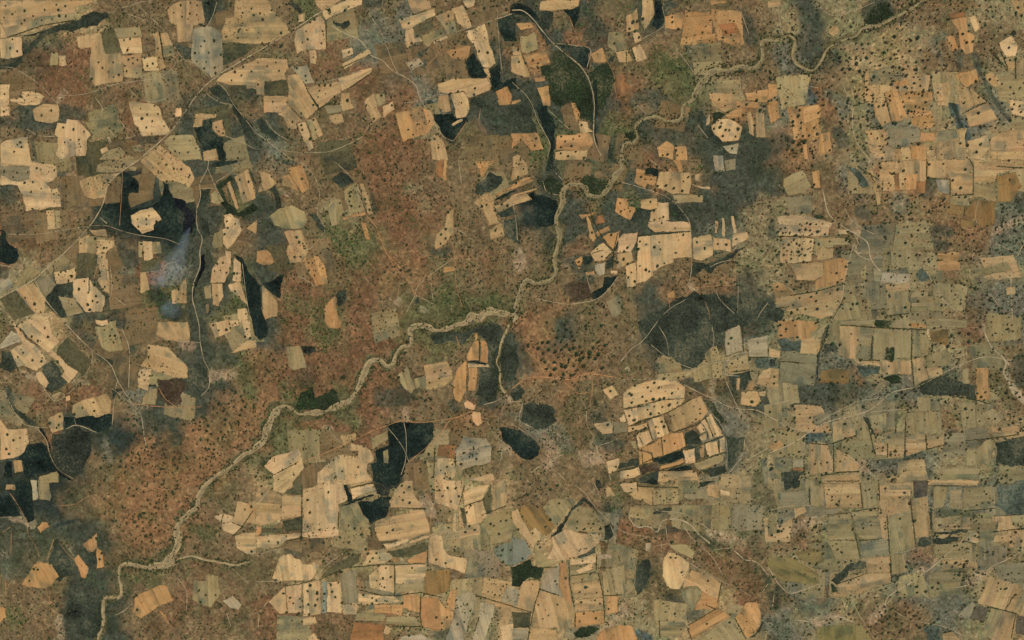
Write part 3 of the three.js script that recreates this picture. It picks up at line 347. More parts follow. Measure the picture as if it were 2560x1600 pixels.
f('Q', [2165,150,2330,120,2390,250,2300,390,2170,390], 2, 85); f('C', [1090,830,1200,800,1350,870,1400,930,1330,1020,1080,1050], 4, 85); f('P', [1075,1060,1335,1070,1340,1160,1060,1160]); f('B', [1100,1170,1330,1165,1335,1228,1120,1255]); f('C', [1110,1262,1330,1232,1340,1380,1330,1440,1120,1470], 3, 85); f('O', [1594,880,1800,870,1810,1040,1600,1045], 4, 0); f('C', [1500,870,1590,880,1596,1040,1480,990], 2, 85); f('C', [1360,1240,1510,1240,1520,1285,1660,1290,1720,1380,1660,1430,1350,1440,1340,1330], 4, 0); f('C', [1960,1030,2260,960,2300,1040,1960,1100], 2, -8); f('B', [2250,1210,2345,1200,2345,1270,2250,1280]); f('A', [660,660,750,660,755,700,665,700]);
f('C', [870,1060,960,950,930,1000,930,1130,880,1120]); f('B', [940,110,980,90,1090,210,1060,420,1030,430,1010,320,980,220], 2, 75);
burn('v', [745,60,830,60,960,250,930,260,870,240,790,140]); burn('v', [1390,1080,1460,1000,1570,1150,1450,1165]); burn('d', [0,1310,65,1310,70,1395,160,1420,150,1480,0,1480]); burn('m', [420,515,520,515,540,555,480,560]);
smear('d', 150, [1040,1120,1010,1300,1000,1460]); smear('s', 200, [830,1000,760,1200]); smear('q', 160, [1420,270,1300,300,1350,320]); smear('q', 420, [1450,450,1600,480,1950,620]); smear('q', 120, [1380,290,1470,250]); smear('d', 240, [2380,300,2419,440]); smear('d', 170, [1180,650,1300,700]); smear('d', 170, [1540,240,1480,320]); smear('d', 220, [50,120,80,260]); smear('d', 110, [30,600,40,690]); smear('w', 80, [820,820,930,960,900,1080,930,1220]); smear('p', 110, [800,600,940,780,980,960]); smear('d', 130, [1580,660,1700,680]); smear('p', 90, [2140,680,2419,540]); smear('s', 190, [1900,1300,2100,1350,2000,1150]); smear('d', 120, [1350,1290,1340,1310]); smear('d', 140, [700,880,720,940]); smear('s', 190, [1230,380,1250,450]); smear('d', 130, [880,480,930,520]); smear('d', 110, [1650,800,1560,790]);
t_(6.5, 'w', [520,300,580,520,680,610,830,700,940,780,970,930,1060,1050]); t_(4, 'w', [790,830,870,910,970,950]); t_(4, 'w', [800,840,760,960,720,1150,700,1300,600,1512]); t_(3, 'o', [100,740,330,720,560,750,740,750]); t_(4, 'w', [1460,980,1540,1130,1630,1290,1760,1410,1890,1500]); t_(3, 'w', [2130,780,2350,880]); t_(5, 'w', [2419,780,2360,900,2300,1060,2300,1300,2310,1512]); t_(4, 'w', [720,460,800,580,880,640,1000,700]); t_(3, 'w', [960,0,1030,70,1110,110]); t_(3, 'o', [1830,650,1960,665,2060,690]); t_(3, 'w', [820,700,850,800,800,840]); t_(3, 'w', [1975,600,1960,520,1990,380]); t_(3, 'w', [2100,1260,2200,1400,2300,1512]); t_(3, 'w', [1420,1130,1540,1230]); t_(3, 'w', [0,1120,60,1140,180,1200,280,1280]);
hedge([1500,0,1500,220], [100,720,300,720,440,740], [210,1280,460,1240,720,1165], [80,1400,200,1385], [610,1500,720,1300], [1720,180,1720,330], [1510,175,1720,180], [1910,0,1940,60,1940,320], [1740,335,1940,325], [850,60,1050,190], [1130,1470,1330,1450], [1350,1350,1350,1440], [2160,60,2419,75], [1860,440,1850,530], [960,120,1010,220]);
trees(12, [265,710,355,655,470,675,400,605,197,797,290,865,220,932,1865,88,1745,190,1820,262,660,1220,460,1255,1160,1180,843,1355,320,495,1280,100,1525,40,437,230,740,755,1137,878,465,1405,745,740,1300,780]);
trees(8.5, [515,605,400,660,205,685,140,690,120,650,160,640,300,660,395,710,540,700,125,755,245,757,143,793,273,790,298,805,320,840,383,838,178,855,222,870,107,865,150,897,295,903,350,898,340,960,175,967,120,975,405,770,1232,15,1190,120,1655,35,1775,320,1805,352,1865,345,1195,885,1245,905,1140,1040,1605,943,1740,885,405,1293,453,1330,590,1260,300,1305,238,1367,355,1408,557,1380,380,1490,87,1193,800,1360,1415,1330,1460,1270,1525,1275,1145,1278,1300,1390,1070,1195,280,1410,650,1070,1010,365,980,490,615,575,225,1448,85,685,310,725,440,780,480,790,585,765,1700,685,1320,440,1350,500,1400,450,1520,490,1480,440]);

sheet(0, 2);
f('A', [165,55,340,-50,450,-40,500,130,570,200,455,310], 3, 40); f('A', [110,0,160,50,250,180,330,230,450,400,390,440,350,470,230,430,170,450,100,280,210,230], 4, 48); f('A', [455,320,500,290,640,430,740,490,650,595,580,540,610,480,540,400], 2, 45); f('A', [350,500,390,490,465,600,435,640,380,600,350,540]); f('B', [480,720,570,670,590,690,520,760]); f('K', [560,250,640,160,870,380,800,540,745,490,640,425,540,310]);
f('A', [0,920,80,1030,240,1040,270,1150,230,1250,130,1310,0,1330], 4, 85); f('B', [130,1330,205,1320,215,1435,135,1440]); f('B', [455,920,590,870,600,1040,480,1070,455,1010], 2, 85); f('B', [690,810,1000,685,1050,750,1045,870,905,915,870,890,720,930,690,870], 3, 60); f('C', [900,65,1000,60,1030,20,1085,0,1110,100,1170,280,1010,305,960,260,920,130], 3, 80); f('A', [900,0,1020,0,1020,50,960,58,910,30]);
f('B', [1390,235,1590,260,1700,370,1775,440,1770,550,1690,550,1550,500,1430,460,1330,430,1385,360], 2, 20); f('A', [1320,460,1430,465,1395,655,1310,640], 2, 0); f('C', [1390,660,1480,655,1470,800,1330,800,1350,720]); f('B', [1500,20,1780,15,1800,130,1790,190,1690,200,1580,180,1470,140], 3, 60); f('A', [1980,30,2110,0,2155,-5,2185,110,2030,175], 2, 75); f('A', [2160,0,2255,0,2260,50,2190,60]); f('A', [2280,0,2365,0,2370,170,2320,170]); f('B', [2180,310,2330,200,2419,190,2419,250,2210,320]); f('C', [2130,130,2250,110,2325,180,2200,290]); f('W', [615,720,665,715,665,765,620,765]); f('C', [370,1480,540,1430,555,1540,370,1540]); f('P', [0,240,110,100,190,150,200,205,0,285]);
burn('d', [390,450,500,380,640,600,480,700,440,640,465,600]); burn('k', [600,930,1060,870,1075,980,1000,1050,900,1060,790,1010,720,995,610,1030]); burn('n', [480,1085,640,1040,720,1000,850,1060,890,1140,860,1280,800,1380,720,1490,600,1450,540,1390,500,1290]); burn('x', [370,1020,400,1020,440,1100,470,1180,490,1290,540,1400,620,1460,700,1520,640,1500,540,1430,480,1300,450,1150]);
burn('k', [250,1180,380,1130,450,1180,480,1300,540,1430,380,1450,340,1512,240,1500,210,1330,150,1310,230,1250]); burn('k', [45,1340,130,1330,130,1500,45,1490]); burn('d', [1782,440,1880,390,1960,470,1970,600,1910,715,1860,710,1770,590,1720,560,1780,550]); burn('q', [1490,560,1700,562,1770,600,1720,700,1710,810,1590,800,1500,700]); burn('d', [20,620,80,630,150,800,200,890,330,960,350,1000,220,970,130,850,80,750]);
burn('d', [0,300,100,290,170,450,100,500,0,440]); burn('x', [190,80,265,180,240,185]); burn('k', [1060,665,1140,650,1090,740]); burn('d', [1395,620,1475,605,1475,650,1400,655]);
smear('k', 70, [920,270,1030,380,1120,460,1140,540,1120,640]); smear('d', 120, [1200,50,1190,180,1240,260]); smear('d', 110, [770,130,880,230,970,340]); smear('d', 260, [1500,900,1560,1050,1530,1180]); smear('d', 260, [1420,930,1400,1030]); smear('d', 280, [2000,300,2150,380]); smear('o', 420, [2150,850,2250,1000,2050,1050]); smear('q', 420, [1700,1250,1500,1400,1900,1400]); smear('r', 260, [300,750,450,850]); smear('p', 80, [830,590,220,510]); smear('p', 120, [1750,220,1800,250]); smear('d', 110, [150,1290,280,1260]); smear('s', 140, [1000,1150,1020,1330]); smear('d', 120, [1930,110,1940,160]); smear('p', 140, [2000,520,2200,520]); smear('s', 90, [1150,720,1180,730]);
t_(4, 'w', [1150,80,1220,270,1215,640]); t_(3, 'w', [870,280,870,390,800,520,640,700,520,765,440,680,400,600]); t_(3, 'w', [20,640,80,760,150,890,230,985,330,1010,460,1020]); t_(3, 'w', [330,1010,430,1120,480,1290,550,1410,690,1500]); t_(4, 'w', [620,1030,720,995,910,1060]); t_(4, 'o', [1250,790,1400,810,1700,830,1900,820]); t_(3, 'o', [1500,640,1560,740,1680,830]); t_(3, 'w', [2100,510,2270,430]); t_(3, 'w', [1980,480,2120,510]); t_(3, 'w', [700,930,720,995]); t_(3, 'w', [1250,790,1060,650]); t_(3, 'w', [1110,570,1090,660]); t_(2.5, 'w', [640,700,620,890]); t_(3, 'w', [1060,990,1080,750]); t_(3, 'w', [1690,200,1890,215]); t_(3, 'o', [1260,870,1180,970]);
trees(13, [2130,935,2270,895,1745,980,1895,1000,1970,995,2075,785,2165,785,1285,1070,1200,1160,2160,1055,2055,875,395,388,72,1080,2285,845,1105,1185,1195,1380]);
trees(9.5, [1235,1110,1345,1070,1140,995,1265,995,1330,975,1255,1130,1340,1210,1310,1260,1285,1300,1205,1275,1145,1330,1000,1300,960,1390,965,1150,1040,1180,1140,1105,1830,940,1915,910,2115,855,2125,985,2255,960,2190,1010,2090,1055,1955,1040,1995,1075,2065,1115,1965,1130,1900,1125,1830,1040,1865,1170,1820,1235,1710,1165,2020,830,1985,780,2200,660,2280,720,2320,815,2305,765,2400,800,2415,910,1680,930,2030,740,65,1215,90,1260,190,1110,130,1130,308,380,170,347,222,307,545,393,162,55,428,75,455,160,300,155,360,195,473,970,570,908,557,990,538,1015,705,885,780,828,893,857,885,775,1413,260,1405,345,1413,437,1060,85,1042,145,1090,145,1078,208,2070,95,2140,92,2335,85,2318,155,2365,170,2018,47,2225,25,1085,1300,1130,1385,1250,1390,850,1380,900,1260,1210,940,1180,940]);
green(2090,190,50,1350,130,90,2080,610,60,2360,780,50,1640,1410,60);

sheet(1, 2);
f('C', [285,260,420,235,475,450,350,480,310,440], 2, 80); f('C', [1390,490,1430,420,1500,640,1470,690,1400,640,1340,520], 3, 70); f('B', [1590,430,1800,390,1850,470,1865,560,1780,630,1610,650,1600,530], 3, -12); f('C', [1500,545,1596,535,1606,650,1520,650]); f('O', [1870,580,1920,440,1986,380,1990,660,1920,790,1860,690], 2, 88); f('O', [2000,345,2060,205,2110,200,2105,390,2000,400], 2, 88); f('O', [2130,190,2170,190,2200,300,2195,410,2120,388]); f('A', [1995,420,2200,420,2200,450,2000,445]); f('O', [2002,452,2080,452,2080,650,2006,660]); f('O', [2070,130,2100,130,2100,190,2070,190]);
f('A', [80,1385,180,1290,400,1215,440,1310,465,1395,380,1500,260,1640,150,1600,170,1450], 2, -35); f('A', [580,1440,700,1340,780,1270,900,1280,960,1290,965,1240,890,1238,900,1160,1090,1220,1130,1320,1060,1360,1050,1420,1100,1512,840,1560,580,1540], 4, 85); f('C', [1085,1120,1230,1055,1250,1130,1100,1230]); f('B', [790,1100,950,1070,940,1130,830,1180]); f('C', [1200,1240,1250,1220,1260,1350,1210,1340]);
f('P', [1890,1230,1960,1110,2170,1120,2225,1190,2220,1350,1915,1420,1885,1330], 3, -10); f('A', [1710,1300,1870,1310,1900,1430,1860,1512,1690,1512], 2, 85); f('R', [1730,1180,1890,1190,1880,1300,1720,1285]); f('A', [2000,1500,2240,1450,2260,1512,2000,1520]); f('W', [2050,860,2120,880,2135,970,2100,1005,2060,970,2040,900]); f('W', [1970,780,2000,760,2070,810,2060,860,1980,830]); f('O', [1960,970,2000,960,2060,1030,2000,1020]); f('O', [660,0,800,0,800,65,700,75]);
burn('k', [1230,980,1380,955,1660,960,1680,1130,1560,1250,1450,1340,1420,1360,1400,1440,1340,1530,1240,1580,1100,1520,1070,1360,1130,1340,1130,1230,1250,1180,1240,1050]); burn('d', [1660,140,1940,110,2130,60,2280,20,2340,110,2290,300,2265,400,2300,500,2295,640,2260,740,2180,780,2090,680,2100,455,2205,440,2205,300,2160,180,2060,125,1980,230,1800,220,1660,240]); burn('d', [2355,150,2419,100,2490,250,2440,540,2500,640,2419,690,2340,640,2325,500,2290,400,2320,280]);
burn('k', [2290,1020,2419,1020,2550,1080,2630,1120,2680,1200,2670,1280,2600,1315,2530,1320,2470,1280,2400,1180,2320,1120]); burn('m', [380,830,440,680,520,620,560,720,640,700,720,660,770,670,780,770,640,850,420,850]); burn('d', [420,230,570,260,560,320,480,330]); burn('m', [60,1310,180,1290,185,1330,70,1390,40,1370]); burn('m', [780,530,850,530,840,570,790,575]); burn('k', [1995,400,2190,395,2200,412,2000,415]);
smear('d', 190, [440,540,490,560]); smear('g', 260, [640,180,560,60]); smear('h', 460, [150,500,250,600,600,500,850,300]); smear('g', 260, [200,1130,350,1100]); smear('r', 200, [1180,770,1050,850]); smear('d', 200, [1150,680,1250,760,1450,700]); smear('q', 110, [2020,830,2050,790]); smear('o', 200, [2150,900,2000,950,1900,930]); smear('p', 120, [690,1040,720,1120]); smear('p', 80, [1410,850,1430,940]); smear('d', 170, [480,1200,560,1180]); smear('p', 120, [600,1230,560,1290]); smear('r', 230, [1800,1100,2050,1050]); smear('p', 110, [2330,1200,2419,1230]); smear('p', 80, [2380,720,2400,740]); smear('r', 160, [2300,860,2200,960]); smear('g', 180, [300,700,250,620]); smear('g', 160, [1400,60,1350,150]); smear('d', 140, [1850,780,1870,830]);
rivers.push({ w: [14, 24, 28, 28, 22, 14, 11, 14, 14, 12, 11, 10, 12, 14, 16, 18, 20, 18, 16, 14, 14, 16, 20, 20, 16, 14, 13, 12, 11, 11, 13, 14, 16], p: FULL([1290,789,1245,786,1200,790,1160,803,1120,822,1088,827,1058,812,1026,825,1028,862,1006,869,990,888,981,911,967,914,950,898,926,906,910,940,899,959,886,985,870,1006,825,1022,785,1033,746,1034,722,1020,698,1022,685,1043,669,1080,656,1104,640,1120,606,1144,564,1176,527,1200,498,1240,489,1271,455,1295]) });
rivers.push({ w: [16, 18, 20, 24, 26, 18, 12, 10, 9, 9, 8, 9, 9, 8, 9, 9, 11], p: FULL([455,1295,444,1324,447,1351,434,1380,410,1409,370,1417,323,1410,299,1417,299,1443,304,1478,296,1494,265,1496,259,1531,254,1578,246,1600,240,1625]) });
rivers.push({ w: [6, 6, 6, 6, 7, 7, 8], p: FULL([1275,812,1259,840,1248,885,1241,906,1251,927,1251,964,1264,982,1285,1003].slice(0, 14)) });
rivers.push({ w: [5, 8, 7, 6, 6, 5], p: FULL([437,1401,476,1389,503,1396,556,1406,582,1412,625,1405]) });
rivers.push({ w: [14, 10, 9, 10], p: FULL([1290,789,1300,770,1292,790,1276,812]) });
t_(4, 'o', [450,1340,550,1300,830,1180,1100,1050,1230,1000,1380,950,1500,970,1790,940,1950,900,2040,860]); t_(4, 'o', [1450,1340,1600,1210,1740,1080,1860,930,2040,950]); t_(3, 'w', [1240,1010,1380,1190,1450,1350]); t_(4, 'w', [1400,970,1420,1100,1410,1340,1370,1460]); t_(3, 'o', [2140,910,2290,910]); t_(3, 'w', [2290,910,2290,1130,2320,1280,2280,1400]); t_(3, 'w', [2170,930,2250,1080,2419,1220]); t_(3, 'o', [1890,150,1930,270,1990,350,1995,660]); t_(3, 'o', [0,720,60,760,100,820]); t_(3, 'w', [700,1050,770,1130,850,1190]); t_(3, 'w', [560,1290,580,1380]); t_(3, 'w', [1790,1320,1890,1440]); t_(3, 'w', [2150,800,2260,770,2380,710]); t_(3, 'o', [1120,20,1210,180,1250,220]); t_(3, 'o', [1970,700,2000,780]); t_(2.5, 'w', [2370,700,2340,830,2310,890]);
hedge([1995,370,1995,660], [2110,200,2110,390], [1880,640,1820,600], [100,1500,400,1340], [1880,430,1940,370], [1500,545,1590,520], [1690,1200,1680,1500], [1885,1260,1885,1380]);
trees(12, [1265,530,735,1320,955,1270,1495,935,1605,755,1655,745,55,1490,1885,1335,1845,420,1635,1265,1350,540,1940,1360]);
trees(8, [1750,472,1690,487,1790,500,1735,552,1640,590,1400,487,2060,1215,2085,1310,2045,1270,1960,1255,1805,1385,1790,1450,1835,1495,755,1478,817,1430,215,1505,25,1420,250,1410,360,1460,1670,890,2390,800,2280,815,965,1385,590,445,320,235,1040,1165,1520,750,1490,860,2310,830,950,1070,1530,1250,1600,1340,1560,1430,1480,1400,1690,1250,1540,1300]);
green(640,130,110,620,200,90,640,270,50,210,190,50,340,650,90,470,720,120,450,800,90,560,60,60,300,20,40,1320,130,80,1520,30,60,720,830,60,420,1110,140,150,870,60,1790,1120,60,2090,890,40);

sheet(2, 2);
f('A', [1035,700,1130,640,1220,590,1410,570,1560,575,1630,630,1620,740,1440,745,1050,836,1040,760], 4, -8); f('A', [1052,842,1190,810,1440,752,1640,745,1600,800,1480,856,1420,895,1280,930,1100,1000,1075,900], 4, 85); f('B', [1480,870,1690,750,1790,720,1860,870,1800,930,1530,1060,1500,950], 3, 70); f('A', [1285,965,1430,910,1480,1050,1490,1070,1330,1130,1290,1000], 3, 75); f('A', [1170,1100,1210,1060,1290,1040,1330,1134,1250,1190,1190,1216], 3, 72); f('O', [1200,1222,1380,1136,1500,1074,1620,1060,1640,1200,1420,1280,1335,1305,1325,1255,1200,1235], 4, 80);
f('O', [1195,1240,1320,1260,1330,1330,1240,1360,1195,1360], 2, 85); f('A', [1730,1010,1780,970,1820,1060,1770,1080]); f('A', [1790,950,1828,930,1905,1110,1880,1120]); f('A', [1832,920,1880,880,1990,1090,1912,1110], 3, 68); f('A', [1765,1100,1835,1070,1840,1130,1790,1150]); f('B', [1780,1170,1812,1170,1815,1300,1790,1300]); f('A', [1825,1160,1940,1140,1955,1260,1860,1290], 3, 85); f('A', [1950,1120,2005,1100,2010,1240,1962,1258]); f('A', [1620,1240,1720,1210,1740,1330,1640,1350]); f('O', [1395,1380,1620,1320,1630,1350,1400,1420], 2, -12); f('A', [885,1340,1010,1300,1015,1370,990,1420,910,1445]); f('A', [1030,1430,1190,1385,1205,1470,1040,1500]); f('B', [1390,1430,1660,1430,1750,1440,1770,1540,1380,1540], 2, 0); f('A', [765,980,960,950,950,1075,860,1080]); f('A', [860,650,950,620,1010,700,930,760,880,700]); f('A', [1020,930,1068,890,1080,960,1030,960]); f('C', [1720,1350,1990,1270,2000,1330,1800,1420,1740,1400], 3, -15); f('B', [1080,1010,1270,970,1280,1010,1100,1060]); f('D', [960,960,1080,970,1080,1060,955,1075]); f('C', [1120,1140,1180,1140,1190,1220,1140,1200]);
f('P', [2030,100,2150,40,2180,290,2020,340,2000,200], 2, 85); f('C', [1900,345,2010,285,2018,345,2180,300,2040,370,1890,420], 2, -15); f('C', [2050,385,2230,320,2250,470,2030,520], 2, -8); f('P', [2230,190,2419,140,2419,350,2240,345], 3, 0); f('B', [2170,680,2320,680,2350,760,2300,810,2170,800]); f('A', [2325,690,2400,680,2395,720,2340,715]); f('O', [2235,570,2285,570,2280,660,2225,655]); f('B', [2130,550,2165,550,2155,660,2125,660]); f('B', [2370,460,2440,450,2440,645,2300,610], 4, 0);
burn('d', [95,790,330,790,400,850,410,960,330,1020,250,1040,200,1020,80,940]); burn('d', [0,690,60,620,140,660,120,730,20,760]); burn('k', [1335,1312,1618,1232,1620,1310,1400,1370,1330,1345]); burn('d', [1020,1340,1192,1290,1192,1375,1020,1415]); burn('q', [1200,1385,1385,1365,1392,1420,1210,1465]); burn('k', [1400,1428,1620,1372,1700,1360,1700,1425]); burn('d', [2030,525,2240,475,2265,560,2225,560,2215,640,2170,650,2100,650]); burn('v', [2280,360,2440,352,2440,445,2290,450]);
burn('d', [1880,870,2010,1050,2100,1130,2200,1130,2190,1240,2040,1430,2025,1350,2020,1100,1960,960]); burn('m', [1800,730,1890,760,2000,960,1980,985,1870,850]); burn('d', [1800,1425,2020,1365,2030,1440,1900,1490]); burn('d', [1210,1480,1385,1430,1380,1520,1200,1520]); burn('d', [2050,1110,2200,1140,2180,1230,2090,1200]); burn('d', [1640,1200,1720,1160,1780,1170,1790,1300,1740,1330,1725,1210,1640,1235]); burn('d', [1700,1010,1760,1080,1770,1150,1650,1190,1640,1080]);
smear('o', 330, [300,330,560,330,780,320], 0.7); smear('d', 200, [60,300,120,460]); smear('o', 90, [140,560,440,560,640,530,820,520]); smear('o', 150, [600,690,480,720]); smear('d', 500, [1650,300,1450,200,1750,150]); smear('p', 90, [1400,380,1450,390]); smear('p', 200, [1700,510,1600,480]); smear('p', 160, [320,1130,420,1250,350,1330]); smear('p', 160, [800,1180,900,1250,700,1300]); smear('d', 200, [820,900,880,1100]); smear('r', 120, [2300,60,2200,110]); smear('d', 260, [1950,100,2350,60]); smear('s', 190, [420,1050,520,1200]); smear('d', 120, [1000,1180,900,1200]); smear('p', 90, [1880,390,1900,750]); smear('d', 110, [1650,570,1780,640]); smear('w', 40, [1080,460,1090,465]);
t_(6, 'o', [0,650,130,555,290,540,440,555,580,560,700,510,850,520,1000,550]); t_(4, 'o', [150,140,230,260,255,400,330,550]); t_(4, 'o', [255,410,410,510,500,590,620,690,780,670]); t_(3, 'o', [110,270,270,400,480,470,640,530]); t_(4, 'o', [700,510,780,480,820,410]); t_(3, 'o', [420,730,590,690]); t_(4, 'w', [1380,10,1230,200,1120,280,1030,390]); t_(5, 'w', [1640,620,1800,700,1920,750,2000,800,2140,840,2300,850,2419,900]); t_(3, 'w', [1000,550,1090,565,1210,560,1530,570,1640,620]); t_(4, 'w', [2010,520,2060,350,2220,300,2419,240]); t_(4, 'w', [1600,550,1740,470,1850,420,2050,380]); t_(3, 'w', [2010,550,2130,820,2240,1000,2200,1130,2180,1260,2060,1440]); t_(3, 'w', [640,720,700,850,705,990,770,1100]); t_(4, 'w', [790,1180,830,1300,900,1400,930,1510]); t_(3, 'w', [820,1190,990,1130]); t_(3, 'w', [1310,230,1460,350,1600,420,1740,470]); t_(4, 'w', [0,770,95,780,70,940,210,1030,290,1110]); t_(3, 'w', [1890,60,1910,180,1890,290]); t_(3, 'w', [1880,870,2000,1040,2030,1200,2030,1430]); t_(3, 'w', [1390,60,1460,190,1480,340]); t_(3, 'w', [330,1020,400,1060,520,1160]); t_(3, 'w', [350,1330,480,1270]); t_(3, 'w', [0,980,120,1060]); t_(4, 'o', [0,1240,50,1290,90,1350]); t_(3, 'w', [180,1440,290,1370,400,1420,500,1512]); t_(3, 'w', [2240,1310,2419,1210]); t_(3, 'w', [2020,520,2150,530]); t_(3, 'o', [760,560,760,680,730,820]); t_(2.5, 'w', [1740,1390,1880,1490,2030,1440]); t_(3, 'w', [2140,830,2160,900,2200,950]);
hedge([1075,845,1290,800], [1090,1010,1300,930,1480,870], [1530,1060,1740,990,1860,900], [1170,1090,1195,1220], [1410,1110,1430,1280], [1200,1100,1240,1180], [1290,1000,1325,1130], [1225,1360,1330,1310,1600,1235], [1640,1230,1830,1160,1990,1100], [1000,1430,1190,1385], [1860,1300,2010,1250], [1400,1420,1620,1360], [1830,930,1900,1100], [1230,1260,1235,1350], [1440,930,1490,1050], [1480,870,1700,745], [1950,1140,1960,1250], [2180,50,2185,290], [2230,350,2419,352], [2100,490,2240,470], [1320,1260,1330,1330]);
trees(19, [250,265,295,310,410,295,435,350,280,375,470,275,735,305,540,370,405,460,470,435,585,430,615,320,675,350,680,430,790,360,545,275,585,260,485,508,500,150,425,160,570,150,520,230,770,260,855,450,665,300,510,435,400,395,155,235]);
trees(14, [290,210,345,205,410,230,350,275,310,395,645,370,730,345,850,280,880,235,825,200,465,205,560,110,605,310,365,515,330,460,205,420,535,400,585,515,515,85,440,95,505,40,330,20,845,50,985,55,705,80,640,250,1130,705,1512,690,1335,745,1437,738,700,50,820,320,620,470,470,190,590,190,500,250,560,520]);
trees(10, [1232,725,1135,780,1200,803,1270,765,1400,748,1283,637,1387,637,1345,590,1345,818,1315,885,1390,878,1415,957,1490,800,1563,783,1440,1005,1362,1010,1155,942,1110,900,1220,1047,1265,1018,930,670,905,985,980,1385,1097,1467,2070,165,2047,222,2265,770,2245,370,955,905,1440,550,1570,545,1160,620,1110,690,1045,550,905,600,855,640,1690,690,700,850,790,770,850,1120,895,1305,1130,1250]);
trees(7, [1383,1068,1215,950,1283,845,1720,815,1710,965,1145,1028,1225,1225,1920,1072,1540,1165,1440,1140,2320,210,1775,840,1620,885,1500,910,1570,650,1315,670,1420,820,1780,880,1740,935,2330,640,2350,780,2180,400,2080,410,1850,1090]);
green(1030,520,40,540,890,80,510,1270,60,1090,450,40,1180,540,80,1060,1270,40,1000,1290,40);

sheet(3, 2);
f('O', [105,0,310,0,480,20,460,90,400,170,330,178,280,160,105,180], 3, 85); f('C', [400,110,470,95,540,30,520,120,480,165,400,175]); f('B', [310,190,470,175,500,180,490,260,465,325,305,320], 2, 0); f('C', [575,40,680,45,676,210,560,210], 2, 88); f('B', [684,50,862,60,830,370,760,370,672,330], 2, 88); f('C', [868,60,1000,60,985,150,978,370,840,370], 3, 0); f('C', [1000,75,1108,78,1100,378,985,370], 2, 88); f('C', [1112,80,1366,100,1350,350,1185,370,1185,262,1105,258], 3, 85); f('C', [1372,100,1500,100,1535,210,1500,345,1358,340], 2, 88); f('Q', [1538,110,1710,100,1700,180,1690,240,1540,190], 2, 0); f('A', [1503,80,1530,85,1530,190,1512,180]); f('B', [840,380,1060,392,1060,430,840,415]); f('B', [1064,392,1348,372,1355,520,1100,520], 6, 85); f('B', [1362,362,1478,352,1510,560,1390,620], 2, 85); f('C', [1490,345,1710,270,1730,360,1690,430,1500,450], 3, 85);
f('D', [120,392,450,430,440,620,300,620,190,590,110,590], 2, 20); f('B', [0,450,105,460,100,620,0,640], 4, 0); f('A', [10,270,120,290,110,360,10,350]); f('Q', [500,470,770,470,770,600,480,590], 2, 0); f('D', [130,302,465,332,455,425,130,380]); f('B', [600,955,790,940,830,1090,610,1165], 2, 85); f('C', [810,970,920,955,940,1070,960,1130,850,1140], 2, 85); f('C', [960,920,1110,885,1130,1060,980,1020], 2, 85); f('B', [1010,1160,1122,1170,1125,1280,1020,1275], 3, 0); f('B', [1130,1182,1290,1190,1290,1300,1140,1310], 3, 0); f('C', [1070,1082,1296,1062,1296,1178,1040,1156], 3, 0); f('C', [1320,870,1476,870,1486,1080,1302,1080], 3, 85); f('B', [1310,1090,1490,1084,1500,1230,1310,1290], 4, 0); f('C', [1480,870,1640,860,1640,1060,1492,1086], 3, 85); f('B', [1500,1100,1660,1080,1670,1190,1510,1220], 2, 0); f('B', [380,1170,460,1150,570,1180,620,1320,620,1440,390,1450,380,1350], 5, 88); f('B', [640,1210,760,1260,870,1370,850,1430,640,1440], 4, 88); f('P', [230,1330,345,1310,345,1395,230,1390]); f('R', [225,1400,340,1400,345,1430,220,1415]); f('C', [0,1270,70,1260,70,1400,128,1415,128,1512,0,1512], 3, 88); f('D', [1860,1040,2040,1000,2100,1110,1870,1140]); f('B', [2100,1010,2370,1000,2390,1090,2200,1090,2130,1110], 2, 0); f('C', [1970,900,2130,830,2230,920,2150,1000,1970,980], 2, 55); f('C', [1840,470,1890,460,1890,600,1830,600], 2, 88); f('O', [1965,450,2080,440,2090,750,1970,750], 2, 88); f('C', [1400,730,1630,730,1630,856,1420,860], 4, 85); f('B', [500,1470,850,1450,870,1540,500,1540]); f('C', [1880,1230,1970,1220,2090,1130,2140,1150,2100,1360,1870,1380], 3, 85); f('C', [1640,1410,1850,1380,2000,1400,1990,1512,1610,1512], 2, 0); f('D', [430,900,560,870,600,930,480,1000,430,980]); f('O', [0,1190,110,1140,160,1180,60,1230]); f('B', [1500,450,1640,440,1660,510,1520,560]);
f('C', [1000,0,1000,40,870,50,690,40,690,0]); f('C', [1180,0,1480,0,1480,90,1180,70], 3, 88); f('O', [1350,20,1490,40,1490,80,1350,70]); f('C', [1500,0,1880,0,1880,70,1500,70], 3, 0); f('D', [860,240,980,250,970,370,840,370]);
burn('v', [65,190,290,172,320,182,302,310,130,290]); burn('d', [470,310,510,230,540,80,580,40,560,150,530,230,515,330,480,400,460,590,445,580,465,400]); burn('d', [545,230,640,215,660,320,540,320]); burn('m', [1008,0,1165,0,1160,70,1010,50]); burn('m', [1105,270,1180,268,1180,375,1095,380]); burn('v', [850,440,1050,430,1050,510,900,560,850,500]); burn('m', [1090,540,1250,510,1280,590,1180,600,1100,570]); burn('d', [1440,600,1700,520,1830,600,1960,600,1970,750,1720,710,1450,710]); burn('d', [2150,1155,2419,1110,2460,1200,2460,1400,2150,1350]); burn('d', [130,1420,340,1440,280,1520,130,1520]); burn('d', [922,905,955,915,988,1060,960,1100]); burn('v', [20,365,90,362,90,430,30,440]); burn('d', [975,150,990,160,985,370,968,368]);
